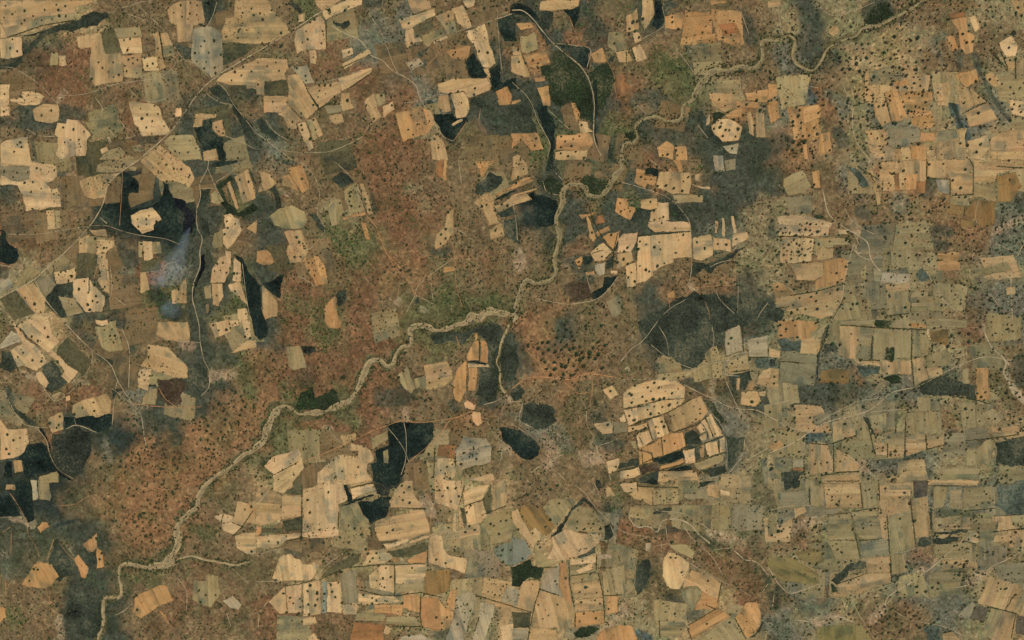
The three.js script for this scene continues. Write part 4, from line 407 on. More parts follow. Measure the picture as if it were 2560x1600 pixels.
smear('d', 300, [100,750,400,720,650,700,850,640]); smear('s', 200, [600,360,700,430]); smear('r', 130, [800,480,850,560]); smear('v', 110, [250,1180,400,1100,500,1090]); smear('s', 160, [1150,560,1230,640,1300,680]); smear('d', 160, [1050,1330,1180,1400,1350,1320]); smear('w', 60, [2030,80,2110,250,2250,400,2240,500,2300,620,2419,770]); smear('p', 150, [2060,120,2250,420]); smear('d', 160, [2380,400,2400,550]); smear('s', 120, [1000,1380,1180,1420,1700,1260,1850,1150]); smear('r', 140, [1680,900,1780,1080]); smear('d', 110, [1140,870,1180,930]); smear('r', 110, [1030,1050,1030,1140]); smear('p', 110, [780,1190,860,1290,900,1400]); smear('d', 130, [1750,1080,1830,1110]); smear('r', 190, [1900,100,2000,180]); smear('d', 110, [1420,1400,1520,1450]); smear('d', 110, [2080,1170,2020,1170]); smear('w', 60, [660,850,670,860]);
t_(5, 'w', [0,1260,220,1170,420,1040,560,960,780,910,960,850,1100,740,1180,680,1380,640]); t_(4, 'w', [1400,635,1500,590,1700,480,1990,360,2120,350,2220,370]); t_(4, 'w', [960,870,1180,850,1320,840]); t_(4, 'w', [0,910,100,960,190,1030,300,1050,420,1050]); t_(3, 'w', [480,970,640,870,900,760,1090,740]); t_(6.8, 'w', [2030,80,2110,250,2250,400,2230,490,2270,590,2360,680,2419,770]); t_(3, 'o', [1710,260,1820,240,1960,240]); t_(3, 'w', [1850,80,2000,70]); t_(3, 'w', [760,1270,920,1430]); t_(3, 'w', [1400,1400,1480,1360]); t_(3, 'o', [2150,260,2280,270]); t_(3, 'w', [0,810,200,760]); t_(3, 'o', [0,1000,170,1030]); t_(3, 'w', [660,860,740,920]); t_(3, 'o', [2240,940,2419,900]); t_(2.5, 'w', [1730,370,1880,330]);
hedge([690,45,1000,70,1370,85,1500,95], [575,60,540,180,500,280], [1360,90,1355,370], [1355,380,1380,620], [1440,620,1660,510], [620,1170,620,1440], [640,1440,860,1430], [500,1470,640,1450], [610,1165,830,1090], [1500,1220,1700,1170], [1870,1140,2150,1110,2380,1080], [1300,940,1290,1290], [1490,1080,1500,1220], [1700,710,1990,760,2080,790], [120,390,290,400], [985,150,975,370], [1130,1170,1130,1300], [940,960,1010,1270], [360,1160,570,1180], [860,380,1060,380], [1340,80,1400,85], [1555,220,1550,300], [833,1050,833,1110], [340,1300,340,1440], [1210,980,1205,1070]);
trees(14, [1265,680,1300,700,1215,715,1305,780,1265,805,1230,825,1380,650,1810,120,1430,465,2385,935,35,1400]);
trees(11, [115,40,175,83,123,145,1735,140,1895,130,1900,200,1270,730,1870,835,1925,845,2055,680,2015,720,2315,970,2190,1030,1695,245,1160,1265,155,1345,490,565,900,820,2250,680,2320,740,725,980,605,215,683,228,400,920,450,660,580,640,600,590]);
trees(8, [255,52,280,160,450,25,1550,235,1490,340,1565,395,1140,435,1125,505,875,235,1400,770,1550,755,1610,755,1675,765,1810,885,1885,920,2110,625,2165,565,2255,465,1035,1210,680,1335,385,1440,445,1360,500,1355,560,1345,420,1230,120,1255,200,1270,660,590,60,535,415,540,705,535,1330,1010,1605,1110,55,600,880,1030,1600,500,1660,450,1980,690,1720,700,45,1100,110,1060,175,1080,235,1040,285,1080,75,1150,25,1050,180,1010,300,890,250,920,560,1345]);

sheet(0, 3);
f('O', [200,980,320,800,370,780,480,800,560,910,500,980,420,1030,250,1010], 3, 60); f('O', [700,750,735,700,835,820,800,920,760,920,740,830]); f('O', [905,720,920,640,980,680,980,830,910,840]); f('O', [780,590,870,550,920,500,920,640,880,680,830,660]); f('O', [350,450,400,400,450,395,470,430,380,500]); f('O', [1280,1095,1480,1010,1570,1000,1640,1140,1490,1200,1330,1305,1260,1240], 3, 62); f('C', [1830,940,1940,950,1940,895,2060,910,2070,1010,2080,1080,2000,1210,1820,1140], 3, 88); f('P', [2110,1140,2200,1090,2280,1180,2260,1230,2180,1200]); f('O', [1500,1240,1560,1260,1610,1400,1540,1300]); f('P', [285,0,345,0,355,170,310,190]); f('C', [370,0,460,0,470,200,385,190]); f('B', [50,40,130,40,140,90,50,90]); f('O', [0,1195,60,1200,65,1290,0,1340]);
f('B', [2240,200,2330,215,2419,260,2419,420,2330,400,2290,440,2204,398,2220,300], 2, 88); f('A', [2090,410,2210,402,2280,440,2260,480,2200,520,2100,470]); f('A', [2220,530,2290,500,2419,490,2419,700,2330,695,2230,640], 2, 0); f('A', [2030,340,2110,315,2200,335,2200,398,2100,400]);
burn('k', [140,0,280,0,300,100,320,270,320,360,270,400,220,330,150,200]); burn('k', [0,160,90,150,170,260,210,340,100,350,0,350]); burn('d', [490,590,560,570,690,740,700,880,560,950,480,800]); burn('d', [740,620,830,665,900,690,900,800,845,815,760,690]); burn('d', [640,1110,800,1150,960,1130,970,1300,950,1420,850,1490,760,1490,730,1340,620,1290]); burn('d', [0,0,20,0,40,60,30,120,0,90]);
smear('k', 50, [750,370,640,395,540,430,470,480,390,510]); smear('m', 420, [150,650,300,520,420,620,120,800]); smear('m', 260, [800,280,720,260]); smear('q', 430, [1300,100,1400,300,1300,500]); smear('o', 260, [1100,150,1150,50]); smear('r', 300, [1900,400,1800,300]); smear('d', 230, [650,1300,700,1420,780,1480]); smear('p', 90, [100,360,230,370,300,410]); smear('g', 200, [130,1280,90,1350]); smear('g', 200, [1300,930,1450,900]); smear('s', 120, [30,700,60,900]); smear('p', 110, [550,1300,560,1480]); smear('g', 170, [1950,520,1850,450]); smear('r', 280, [1950,850,1500,1450]);
t_(3, 'p', [0,360,80,350,200,390,330,420]); t_(3, 'o', [90,120,160,220,230,340]); t_(3, 'o', [250,410,280,540,350,650,370,730]); t_(4, 'o', [840,145,700,230,560,240]); t_(3, 'o', [510,560,440,760]); t_(3, 'o', [560,590,660,720,720,760]); t_(2.5, 'o', [110,480,100,700]); t_(3, 'o', [460,1090,500,1250,560,1350]); t_(3, 'o', [1350,20,1560,90,1850,20]); t_(3, 'o', [20,500,130,420]); t_(3, 'w', [1090,1280,1180,1230,1260,1160]); t_(3, 'w', [1680,930,1760,1050,1760,1230]); t_(3, 'o', [50,920,60,1100]); t_(3, 'w', [2150,800,2250,890,2350,980]); t_(3, 'w', [2130,1220,2180,1380]); t_(3, 'w', [620,600,700,720]);
hedge([2110,320,2090,410], [2200,400,2290,440,2390,290], [2290,440,2200,530], [1560,400,1640,440]);
trees(12, [915,550,2305,480,1340,245,1265,145,1295,85,1365,310,1300,435,1440,760,1370,745,540,1185,1385,520,1430,510]);
trees(9, [1225,70,1315,340,1350,395,1355,450,1420,420,1440,368,1500,420,1505,480,1570,240,1475,255,1285,550,1345,580,1345,640,1210,120,1430,575,1110,105,1170,480,630,215,710,205,680,130,500,215,865,540,1400,800,770,385,510,1120,330,1058,420,1035,575,1110,930,1055,905,940,775,935,715,985,810,1055,200,1350,250,1335,115,1280,150,1230,1300,1222,1270,1105,1900,1150,1945,1085,2040,1085,2085,1170,1885,1040,2315,275,2375,250,2380,672,1850,685,1950,705,2065,735,945,745,965,690,360,845,320,840,280,950,455,1270,1290,1085,1180,900,980,1020,1060,940,660,1240,640,950,1200,720,1100,380,1060,380]);
green(130,1260,80,100,1350,50,250,1335,25,200,1350,25,920,550,30,1440,760,40,930,1000,50,840,890,60,1230,950,60,1200,1060,40,1700,1310,60,1940,480,70);

sheet(1, 3);
f('A', [165,20,290,0,350,20,350,60,260,128,150,90]); f('A', [440,90,540,60,740,20,810,10,860,190,780,235,790,290,760,456,600,480,442,496], 4, 88); f('B', [840,-50,1090,-60,1100,20,890,68], 3, -10); f('A', [885,82,1110,40,1125,100,915,180]); f('C', [802,252,950,222,1050,400,1090,430,1080,520,900,540,790,470,790,420]); f('A', [440,500,760,462,785,490,780,535,600,540,440,540]); f('B', [1120,400,1380,320,1590,280,1640,440,1640,514,1420,556,1150,580,1120,470], 5, -10); f('A', [1200,610,1436,555,1445,590,1240,650]); f('A', [1442,572,1640,520,1620,556,1452,600]); f('A', [1010,800,1070,680,1200,640,1270,720,1260,770,1170,790]); f('A', [1650,500,1760,520,1780,640,1820,710,2010,740,1980,880,1830,830,1620,786], 2, 80); f('O', [1430,760,1560,680,1620,660,1610,786,1440,786]); f('O', [1280,740,1360,730,1370,780,1290,780]); f('A', [1680,0,1960,0,1950,180,1890,290,1700,210], 3, 82); f('B', [1260,210,1360,30,1400,0,1480,0,1490,110,1570,270,1280,270]);
f('A', [160,930,240,720,330,700,350,740,410,740,440,800,590,790,570,880,520,940,300,950], 5, 82); f('B', [110,1150,270,1010,298,1256,220,1270]); f('A', [280,1010,430,970,430,1250,302,1260], 2, 88); f('A', [445,970,608,950,612,1270,450,1290], 3, 88); f('V', [622,970,668,960,670,1250,625,1250]); f('A', [674,960,800,960,808,1250,678,1250], 3, 88); f('A', [812,1180,960,1170,950,1270,830,1270]); f('D', [804,880,940,840,960,1100,960,1160,812,1170], 4, 85); f('A', [450,1320,560,1290,580,1350,440,1380]); f('A', [500,1490,540,1440,620,1530,500,1530]); f('C', [432,980,442,975,446,1290,432,1310]);
f('A', [1060,900,1190,794,1306,804,1306,1070,1080,1020], 3, 88); f('A', [1316,804,1590,794,1590,966,1320,976], 4, 0); f('C', [1320,980,1590,970,1570,1046,1320,1066]); f('A', [970,1070,1300,1102,1360,1150,1310,1166,1120,1176,970,1160], 3, 3); f('O', [1120,1182,1266,1172,1276,1260,1120,1260], 2, 0); f('O', [1272,1172,1380,1170,1380,1270,1282,1265]); f('O', [1390,1085,1540,1080,1548,1250,1480,1240,1390,1190], 3, 85); f('C', [960,1264,1110,1214,1230,1284,1200,1336,930,1336], 3, 0); f('R', [920,1344,1210,1370,1190,1500,890,1530], 3, -5); f('C', [1230,1292,1520,1290,1540,1380,1230,1360], 2, 0); f('O', [1557,1115,1720,1115,1790,1206,1880,1260,1830,1390,1700,1420,1552,1370], 2, 85); f('Q', [1600,865,1830,835,1830,1046,1690,1090,1580,1080], 2, 85); f('O', [1834,1050,1900,1040,1880,1220,1790,1200]); f('P', [1890,1104,2010,1050,2080,1090,2050,1240,1950,1540,1780,1540,1870,1300], 4, 72); f('P', [2130,1150,2260,1180,2240,1280,2150,1540,2030,1540,2110,1290], 2, 72); f('P', [2370,1000,2440,1010,2480,1190,2320,1150]); f('A', [2310,1380,2440,1370,2440,1540,2310,1540]); f('P', [1330,1530,1400,1470,1560,1460,1680,1530]); f('A', [1200,1450,1230,1380,1300,1400,1260,1460]);
f('A', [1960,120,2050,60,2210,40,2140,186,1985,236]); f('A', [1975,256,2150,194,2180,330,2130,400,1992,430], 2, 82); f('K', [1930,262,1970,260,1990,426,1965,430]); f('A', [1920,460,2110,412,2120,510,1930,550], 2, -10); f('B', [2240,50,2350,-10,2370,240,2240,290], 2, 85); f('C', [2195,345,2370,262,2419,370,2419,560,2230,610,2180,480,2155,385], 2, -20); f('V', [2240,642,2419,585,2419,820,2340,780,2270,710]); f('A', [1865,320,1895,312,1888,500,1865,500]); f('B', [1910,300,1926,300,1960,450,1915,450]); f('K', [2140,186,2215,60,2235,290,2180,320]);
f('B', [0,110,140,120,236,140,236,380,60,440,0,420], 3, 5); f('B', [244,142,432,152,428,345,242,370], 2, 0); f('A', [0,530,250,520,428,502,425,540,280,580,230,630,130,645,0,640], 2, 0); f('O', [0,430,45,445,40,520,0,525]); f('K', [50,455,260,458,260,505,50,500]); f('K', [245,385,425,350,425,480,270,490]); f('K', [262,130,380,10,436,40,434,145]); f('K', [1250,664,1600,590,1610,650,1440,735,1290,730]); f('K', [600,925,640,870,900,700,1000,690,970,780,900,815]); f('K', [1150,580,1410,520,1415,548,1160,600]);
burn('k', [955,210,1150,165,1310,160,1260,260,1220,350,1100,400,1080,420,1010,330]); burn('k', [800,0,840,0,890,130,920,190,870,215,850,180,830,100]); burn('k', [780,240,870,205,1115,150,1125,160,940,215,800,250]); burn('n', [1110,25,1230,-30,1400,-40,1370,50,1330,130,1300,90,1260,90,1240,150,1140,130]);
smear('r', 420, [150,1300,300,1420,700,1350]); smear('d', 170, [330,650,400,700]); smear('b', 300, [500,650,800,620]); smear('b', 300, [2100,950,2250,900,2200,1050]); smear('s', 120, [1980,980,2060,1010]); smear('d', 80, [2170,480,2200,600]); smear('p', 120, [1580,180,1660,300]); smear('d', 150, [1700,1450,1800,1460]); smear('e', 200, [1380,1420,1500,1410]); smear('v', 70, [1480,510,1590,490]); smear('r', 140, [1000,900,980,960]); smear('d', 120, [2020,640,2100,650]);
t_(3, 'p', [1540,160,1640,280,1760,440]); t_(3, 'w', [20,1400,40,1250,110,1150]); t_(3, 'w', [0,960,240,960,400,985,560,945,640,830,820,690]); t_(3, 'p', [970,1020,840,960]); t_(3, 'p', [2000,600,2060,660,2200,730,2330,800]); t_(3, 'w', [1902,310,1898,500]); t_(4, 'w', [0,240,80,150,140,50]); t_(3, 'w', [0,720,130,670,250,650]); t_(3, 'p', [600,720,760,780]); t_(3, 'o', [1660,290,1640,520]); t_(3, 'p', [2240,880,2270,1040]); t_(2.5, 'o', [1810,960,1780,1120]);
hedge([437,50,430,300,430,540], [430,540,280,580], [890,825,1150,802,1590,790], [970,1035,1170,1085,1310,1095,1560,1060], [290,1000,400,985,560,940], [1311,800,1311,1090], [1985,240,2160,180], [2140,330,2370,240], [2065,1430,2110,1290], [880,80,1110,25], [1620,600,1625,790], [1550,1060,1760,1110], [1560,1080,1550,1280,1570,1390], [600,940,800,850], [780,300,780,460], [1080,440,1100,550], [2080,1090,2419,1190], [1970,50,1920,240], [1280,260,1600,270], [920,185,1110,150], [1290,1380,1560,1385]);
trees(13, [877,428,935,452,1160,805,515,993,1385,1160,877,695,210,593,430,540,2365,380,580,1060,1980,490,580,1070]);
trees(9.5, [55,55,155,80,60,130,687,115,488,437,600,465,1000,512,1075,452,1293,473,1240,492,125,580,240,253,510,303,490,188,1380,50,1450,65,1505,85,1400,115,1390,185,1450,210,1595,270,1655,55,1660,130,1740,95,1815,72,1890,75,1920,150,1845,203,1765,148,2020,435,2070,465,1990,300,2030,238,2315,385,2220,408,2300,505,2250,430,1707,750,1795,780,1475,827,1230,830,1140,685,1105,735,1075,770,1265,765,490,1047,325,1112,355,1162,415,1117,440,1138,500,1173,562,1180,583,1128,420,1198,260,1070,750,1103,815,1155,725,1050,780,970,710,985,650,1070,645,1140,500,1265,295,1245,403,1255,190,945,640,1230,1015,1085,1140,1135,1237,1142,1275,915,1215,1015,1200,925,1705,1295,1805,1295,1760,1350,1905,1362,1970,1340,2025,1230,2000,1170,1895,1133,803,860,2280,630,2335,660,2315,712,2335,770,2410,660,1100,1165,1450,1465,1355,1465,915,700,530,630,470,600,500,715,710,620,640,590,880,590,690,700,430,560,1035,650,1060,690]);
green(400,1270,25,800,480,60,330,370,90,1340,1400,120,1520,1420,90);

sheet(2, 3);
f('A', [0,290,50,270,130,430,170,485,220,440,280,520,200,640,150,600,60,470,0,390], 2, 60); f('Q', [70,300,130,240,270,270,405,440,330,525,285,515,225,435,170,475], 3, 55); f('C', [285,255,360,180,560,170,620,200,540,260,470,380,405,430], 2, 55); f('C', [560,300,640,250,780,280,830,400,850,500,600,480,520,460]); f('A', [370,535,510,462,600,492,860,512,850,580,700,690,570,740,500,760,330,750,390,620], 3, 60); f('V', [0,540,120,570,190,690,130,755,0,805]); f('C', [205,650,270,655,335,755,480,775,310,830,240,800]); f('A', [1010,40,1180,15,1190,110,1050,110]); f('B', [1200,60,1325,95,1320,240,1150,180,1110,130]); f('C', [1332,92,1560,72,1575,220,1340,235], 2, 88); f('B', [1385,5,1580,0,1573,62,1400,42]); f('C', [1585,0,1760,0,1770,130,1580,120]); f('B', [1840,60,1950,30,1960,180,1850,150]); f('A', [1964,80,2060,100,2060,150,1964,140]);
f('A', [560,760,790,710,795,778,560,813], 2, -8); f('A', [620,850,760,782,760,845,640,885]); f('P', [810,690,920,700,950,740,820,750]); f('C', [560,905,800,882,825,940,560,978]); f('B', [562,982,832,944,858,1106,592,1128], 2, 0); f('B', [592,1132,860,1112,868,1220,595,1246], 3, 0); f('O', [597,1252,870,1228,880,1350,600,1395], 2, 0); f('C', [840,862,926,862,978,1080,870,1090], 3, 80); f('C', [932,852,1050,800,1080,1060,1000,1080], 2, 80); f('O', [890,1097,1000,1092,1000,1250,890,1275]); f('O', [455,790,508,772,545,1000,570,1190,490,1140,445,1000], 2, 82); f('P', [300,872,452,800,442,1000,480,1108,270,1036], 2, 80); f('B', [100,952,258,962,262,1030,190,1250,40,1210,60,1050], 2, 75); f('P', [0,1030,70,1020,50,1190,0,1190]); f('B', [268,1044,480,1114,578,1192,600,1390,440,1398,170,1396,200,1270], 3, 75); f('P', [0,1404,150,1404,150,1540,0,1540]); f('B', [170,1402,430,1420,440,1540,160,1540]); f('K', [0,1242,190,1254,165,1396,0,1390]);
f('A', [1480,680,1540,690,1680,790,1640,915,1580,1040,1480,1010,1420,900,1430,800], 2, 80); f('B', [1645,920,1690,852,1850,880,1980,970,1940,1125,1800,1050,1750,1000,1625,1010], 2, 25); f('C', [1600,1056,1745,1004,1790,1056,1735,1180,1700,1240,1620,1130], 2, 80); f('O', [1740,1184,1800,1056,1940,1132,1930,1220,1730,1230]); f('C', [1480,610,1650,610,1720,680,1700,750,1560,680]); f('C', [1395,1330,1640,1320,1640,1400,1580,1480,1400,1480], 5, 0); f('O', [1660,1370,1940,1212,2080,1290,1980,1325,1720,1500,1660,1450], 3, -30); f('O', [2110,1300,2220,1160,2320,1150,2350,1290,2340,1370,2270,1480,2215,1500], 2, 60); f('C', [1985,1330,2080,1312,2205,1500,1980,1530,1735,1530], 3, 55); f('O', [800,1490,880,1400,1000,1370,1130,1370,1150,1430,1200,1540,800,1540], 3, 80); f('A', [1260,600,1320,595,1310,670,1265,670]); f('B', [880,80,920,60,980,150,900,160]); f('C', [1110,250,1310,260,1310,380,1100,350]);
burn('d', [870,430,920,410,980,510,930,590,870,560]); burn('d', [355,510,480,385,560,260,650,195,720,175,810,270,850,340,780,280,680,215,570,300,500,440,390,550]); burn('d', [650,695,800,610,800,685,600,745]); burn('d', [1190,790,1290,740,1312,900,1290,960,1180,1090,1170,950]); burn('k', [1205,0,1370,-10,1375,40,1210,40]); burn('d', [790,0,850,0,870,60,800,70]); burn('d', [1340,280,1500,260,1510,300,1350,310]); burn('d', [1770,0,1920,0,1760,100]); burn('m', [580,1440,640,1400,820,1390,780,1450,680,1500,590,1500]); burn('m', [0,825,185,735,220,800,295,860,262,950,100,945,70,1010,0,1010]); burn('d', [2270,1490,2350,1350,2365,1370,2300,1500]); burn('d', [1665,920,1680,850,1690,855,1675,920]);
smear('r', 300, [1050,480,1250,500,1400,500]); smear('r', 260, [1100,650,1350,640,1550,520]); smear('d', 170, [900,250,1000,320]); smear('s', 150, [1000,220,980,320]); smear('d', 200, [1200,950,1250,850]); smear('m', 350, [2250,450,2300,560]); smear('d', 75, [1370,480,1690,440,1880,610,2080,680,2260,800,2419,960]); smear('m', 120, [1690,440,1880,610,2080,680,2260,800,2419,960]); green(1760,500,40,1900,620,40,2050,680,40,2200,760,40,2330,860,40); smear('p', 130, [2050,560,2150,600,1900,480]); smear('r', 300, [2250,950,2100,700]); smear('d', 140, [1480,1100,1550,1130]); smear('d', 120, [1700,1280,1760,1260]); smear('s', 120, [330,1010,350,1000]); smear('v', 90, [1200,1450,1290,1490]); smear('g', 160, [1000,120,980,200]); smear('m', 400, [2350,200,2300,80]); smear('p', 120, [1060,1220,900,1370]); smear('w', 40, [1420,390,1410,400]);
t_(3, 'w', [690,120,750,210,850,320,930,400,1080,500,1240,530,1390,555,1450,560]); t_(3, 'w', [1370,290,1620,320,1780,410,1880,480]); t_(3, 'w', [920,400,980,560]); t_(6.5, 'w', [1100,350,1180,440,1290,440,1370,490,1420,390,1570,370,1690,430,1760,510,1870,600]); t_(3, 'w', [1130,700,1165,830,1150,990,1080,1080,1050,1200]); t_(3, 'w', [1450,420,1480,580,1560,690,1700,800,1830,870,1990,960,2150,1030,2260,1100]); t_(3, 'w', [1410,590,1420,750]); t_(3, 'w', [1620,430,1700,550,1860,690,1940,800,1990,900]); t_(4, 'w', [1190,1130,1040,1270,880,1390,800,1450]); t_(3, 'w', [1200,1290,1220,1480]); t_(3, 'w', [600,50,690,120]); t_(3, 'w', [760,0,820,140,740,110]); t_(6, 'w', [2080,650,2200,750,2300,770,2419,890]); t_(3, 'w', [1900,660,2080,640]); t_(3, 'w', [1480,600,1280,640]); t_(3, 'p', [1200,570,1280,535]); t_(3, 'p', [1890,480,1890,380,2000,380]); t_(3, 'w', [1660,200,1560,290]); t_(3, 'w', [2419,980,2350,1080]);
hedge([265,1020,220,1160,180,1340,150,1512], [270,1030,440,1090], [540,780,545,980,590,1200], [815,880,860,1080,880,1350], [600,1260,595,1390], [560,905,790,870], [1980,970,1940,1160], [1830,1180,1930,1220], [1670,1370,1930,1215], [0,1195,190,1250], [1390,1330,1400,1480], [2110,1310,2210,1500], [810,830,940,830], [800,700,795,860], [430,820,240,830], [0,200,150,130], [1180,20,1190,110], [1200,60,1570,70], [870,1090,1000,1090], [1650,1380,1700,1512]);
trees(11, [170,40,325,40,365,85,430,48,155,135,695,1010,685,460,360,375,835,460,2310,485,655,1148,1540,1260,1510,580]);
trees(8, [245,80,325,133,530,155,225,150,65,232,288,230,98,345,60,460,195,500,165,625,265,633,625,285,725,412,770,412,615,455,620,390,665,940,785,1135,800,1063,790,1305,680,1260,510,925,410,950,425,985,430,1175,252,1178,290,1310,345,1280,1500,730,1550,730,905,1043,1235,185,1130,80,1495,185,2055,1345,1840,1355,445,220,320,440,640,1055,100,740,915,1215,830,1165,1605,870,1855,950]);
green(1000,120,90,1040,540,40,690,1450,110,960,300,60,1410,350,60,1270,1230,50);

sheet(3, 3);
f('B', [535,0,860,0,890,260,540,270], 7, 0); f('C', [880,30,1040,20,1060,260,902,270], 3, 85); f('B', [1055,40,1350,20,1350,170,1060,180], 4, 0); f('B', [1355,180,1500,150,1530,440,1535,530,1390,540,1370,380], 2, 85); f('D', [105,110,380,90,388,236,100,240]); f('C', [397,60,530,60,530,260,400,236], 3, 88); f('C', [570,350,786,310,798,480,820,560,560,560], 5, 0); f('C', [794,304,1010,284,1060,400,1080,556,870,570,830,500], 5, 0); f('C', [1130,350,1340,330,1390,560,1400,650,1150,700,1140,540], 3, 85); f('D', [870,582,1138,562,1148,708,875,746]); f('C', [560,572,840,574,868,750,640,750], 2, 0); f('B', [920,742,1150,722,1150,876,940,878], 2, 0); f('C', [1160,712,1290,694,1310,880,1165,890]); f('B', [650,990,760,900,940,884,1165,882,1165,970,1000,1000,850,1090,770,1050], 3, -10); f('B', [600,1064,690,1035,750,1060,740,1110,600,1110]); f('B', [1510,0,1990,0,1980,50,1510,52], 2, 0); f('C', [1850,70,2110,60,2150,230,2000,280,1870,290,1840,200]); f('C', [1710,110,1830,90,1838,280,1710,270], 2, 0); f('B', [1610,420,1910,410,1920,465,1620,460], 2, 0); f('B', [1560,507,1850,517,1840,536,1560,535]); f('A', [1854,575,1890,505,1990,490,1990,580,1950,598]); f('C', [1570,612,1850,594,1876,740,1650,750,1570,700], 3, 0); f('C', [1880,592,1990,602,1990,750,1880,740], 3, 88); f('D', [1996,600,2100,580,2100,760,2000,750], 4, 88); f('B', [2110,350,2215,340,2215,395,2110,395]); f('B', [2265,480,2440,460,2440,620,2280,650], 3, 88); f('B', [2130,490,2262,472,2260,520,2140,520]); f('C', [2290,340,2440,330,2440,450,2330,450]);
f('B', [1980,1170,2080,910,2220,960,2440,1000,2440,1280,2330,1258,2100,1198], 7, 112); f('D', [2170,800,2440,770,2440,990,2220,950,2150,880]); f('P', [1790,1280,1930,1140,1960,1180,1900,1320], 2, 110); f('T', [1960,1200,2090,1208,2040,1340,1905,1310]); f('C', [2045,1380,2105,1212,2200,1232,2110,1480,2010,1512], 3, 110); f('B', [2120,1490,2210,1234,2350,1264,2340,1400,2300,1530,2110,1530], 5, 110); f('B', [1640,1450,1750,1430,1850,1540,1640,1540]); f('T', [2354,1270,2440,1290,2440,1470,2345,1440]); f('D', [85,270,355,262,370,300,250,360,95,440]); f('B', [240,265,350,255,365,300,250,355]); f('C', [0,320,80,320,92,500,0,530]); f('Y', [0,720,220,730,450,840,480,900,470,1010,250,960,120,950,0,840], 3, 25); f('Y', [260,680,480,640,530,760,460,800,300,750]); f('Y', [460,1400,640,1370,890,1370,960,1470,1000,1540,460,1540], 2, 88); f('C', [0,0,130,0,130,90,60,95,0,80]); f('T', [1372,0,1500,0,1500,140,1380,160]); f('C', [300,0,475,0,470,85,300,90], 3, 88); f('C', [1565,60,1700,70,1700,120,1650,260,1560,270]);
burn('d', [1402,562,1550,542,1552,620,1410,640]); burn('d', [600,930,760,780,850,760,925,790,938,840,780,878,640,980]); burn('d', [1560,482,1900,488,1880,515,1560,502]); burn('d', [1560,542,1840,542,1820,588,1560,600]); burn('d', [130,0,298,0,290,90,140,90]); burn('v', [2170,80,2419,0,2460,0,2460,320,2250,320,2165,250]); burn('d', [1520,300,1558,290,1555,480,1530,490]); burn('v', [1480,1380,1640,1380,1640,1530,1520,1520]); burn('m', [1640,1410,1730,1400,1740,1430,1650,1450]); burn('m', [590,985,655,1015,660,1060,600,1060]);
smear('d', 150, [1620,330,1900,340]); smear('d', 180, [1580,120,1600,200]); smear('r', 200, [420,620,330,600]); smear('p', 160, [150,500,300,420,420,380]); smear('s', 110, [150,900,220,920]); smear('r', 300, [1400,720,1500,700]); smear('r', 260, [2150,650,2200,700]); smear('s', 260, [400,1280,600,1330,200,1420]); smear('p', 130, [640,1290,480,1340]); smear('r', 200, [500,1100,540,1050]); smear('m', 300, [1850,950,1700,1000]); smear('p', 120, [2100,830,1920,960]); smear('p', 100, [1450,850,1200,1060]); smear('p', 110, [980,1310,1080,1230]); smear('r', 160, [1230,1190,1300,1230]); smear('d', 200, [100,1050,50,1150]); smear('s', 160, [1250,270,1210,320]); smear('d', 120, [2180,430,2230,420]); smear('d', 200, [2250,290,2290,330]); smear('s', 120, [720,460,580,440]); smear('v', 90, [200,880,220,950]); smear('m', 200, [700,620,800,600]);
t_(4, 'w', [0,290,170,250,400,240]); t_(3, 'w', [460,470,500,350,780,310,1010,270]); t_(5, 'w', [0,820,100,980,200,1070,330,1040,480,980]); t_(3, 'w', [220,730,400,830,520,920,640,990,780,1070,920,1110]); t_(3, 'w', [1230,540,1260,690,1330,900]); t_(5, 'w', [1850,560,1700,690,1580,800,1350,970,1130,1110,1090,1250]); t_(4, 'w', [2419,660,2240,760,2100,830,2030,920,1860,1000,1670,1020]); t_(3, 'w', [780,1090,850,1250,920,1370,1000,1500]); t_(6.5, 'w', [270,1330,500,1340,650,1290,800,1340]); t_(3, 'w', [1180,1230,1340,1320,1480,1350,1640,1380,1850,1470]); t_(3, 'w', [2130,860,2200,940,2419,990]); t_(3, 'w', [1650,745,1880,740]); t_(3, 'o', [0,530,60,535,150,480]); t_(3, 'w', [85,310,90,500]); t_(3, 'w', [900,1080,1180,980,1350,950]); t_(3, 'w', [1160,700,1400,650]); t_(3, 'w', [1430,1040,1500,1100,1640,1200]); t_(3, 'w', [60,1060,40,1200]); t_(3, 'w', [1160,1130,1100,1200]);
hedge([800,295,1010,268], [870,30,895,265], [545,10,860,10], [2100,1200,2350,1260], [1345,190,1370,400,1400,640], [1125,330,1140,540,1150,700], [820,490,870,720], [560,330,780,305], [1880,290,2150,265], [390,70,395,240], [1045,0,1055,200], [1520,50,1820,55], [2130,490,2419,455], [2240,1230,2330,1080], [1160,720,1165,960], [1850,575,1950,600], [2340,1270,2300,1500], [860,570,1050,560], [650,985,940,880]);
trees(13, [100,480,240,700,485,1030,1775,780,75,660,180,665,1405,1370,1380,740,1100,1195]);
trees(10, [35,515,520,625,455,440,495,475,1335,785,1405,795,1440,835,1640,790,1690,780,1740,820,1855,800,1945,845,1880,765,1805,890,1940,895,1845,940,1900,945,2030,885,1610,970,1555,1010,1605,1030,1405,1000,1490,1050,1350,1315,1430,1390,1320,1425,1245,1435,1025,1355,1270,1350,1215,1310,1130,1310,1155,1285,1680,1245,1610,1310,1570,1345,1885,1050,1385,380,1340,220,2340,490,2295,580,2385,640,1290,120,665,235,1065,310,130,480,270,390,400,365,310,515,200,590,100,575,470,570,520,690]);
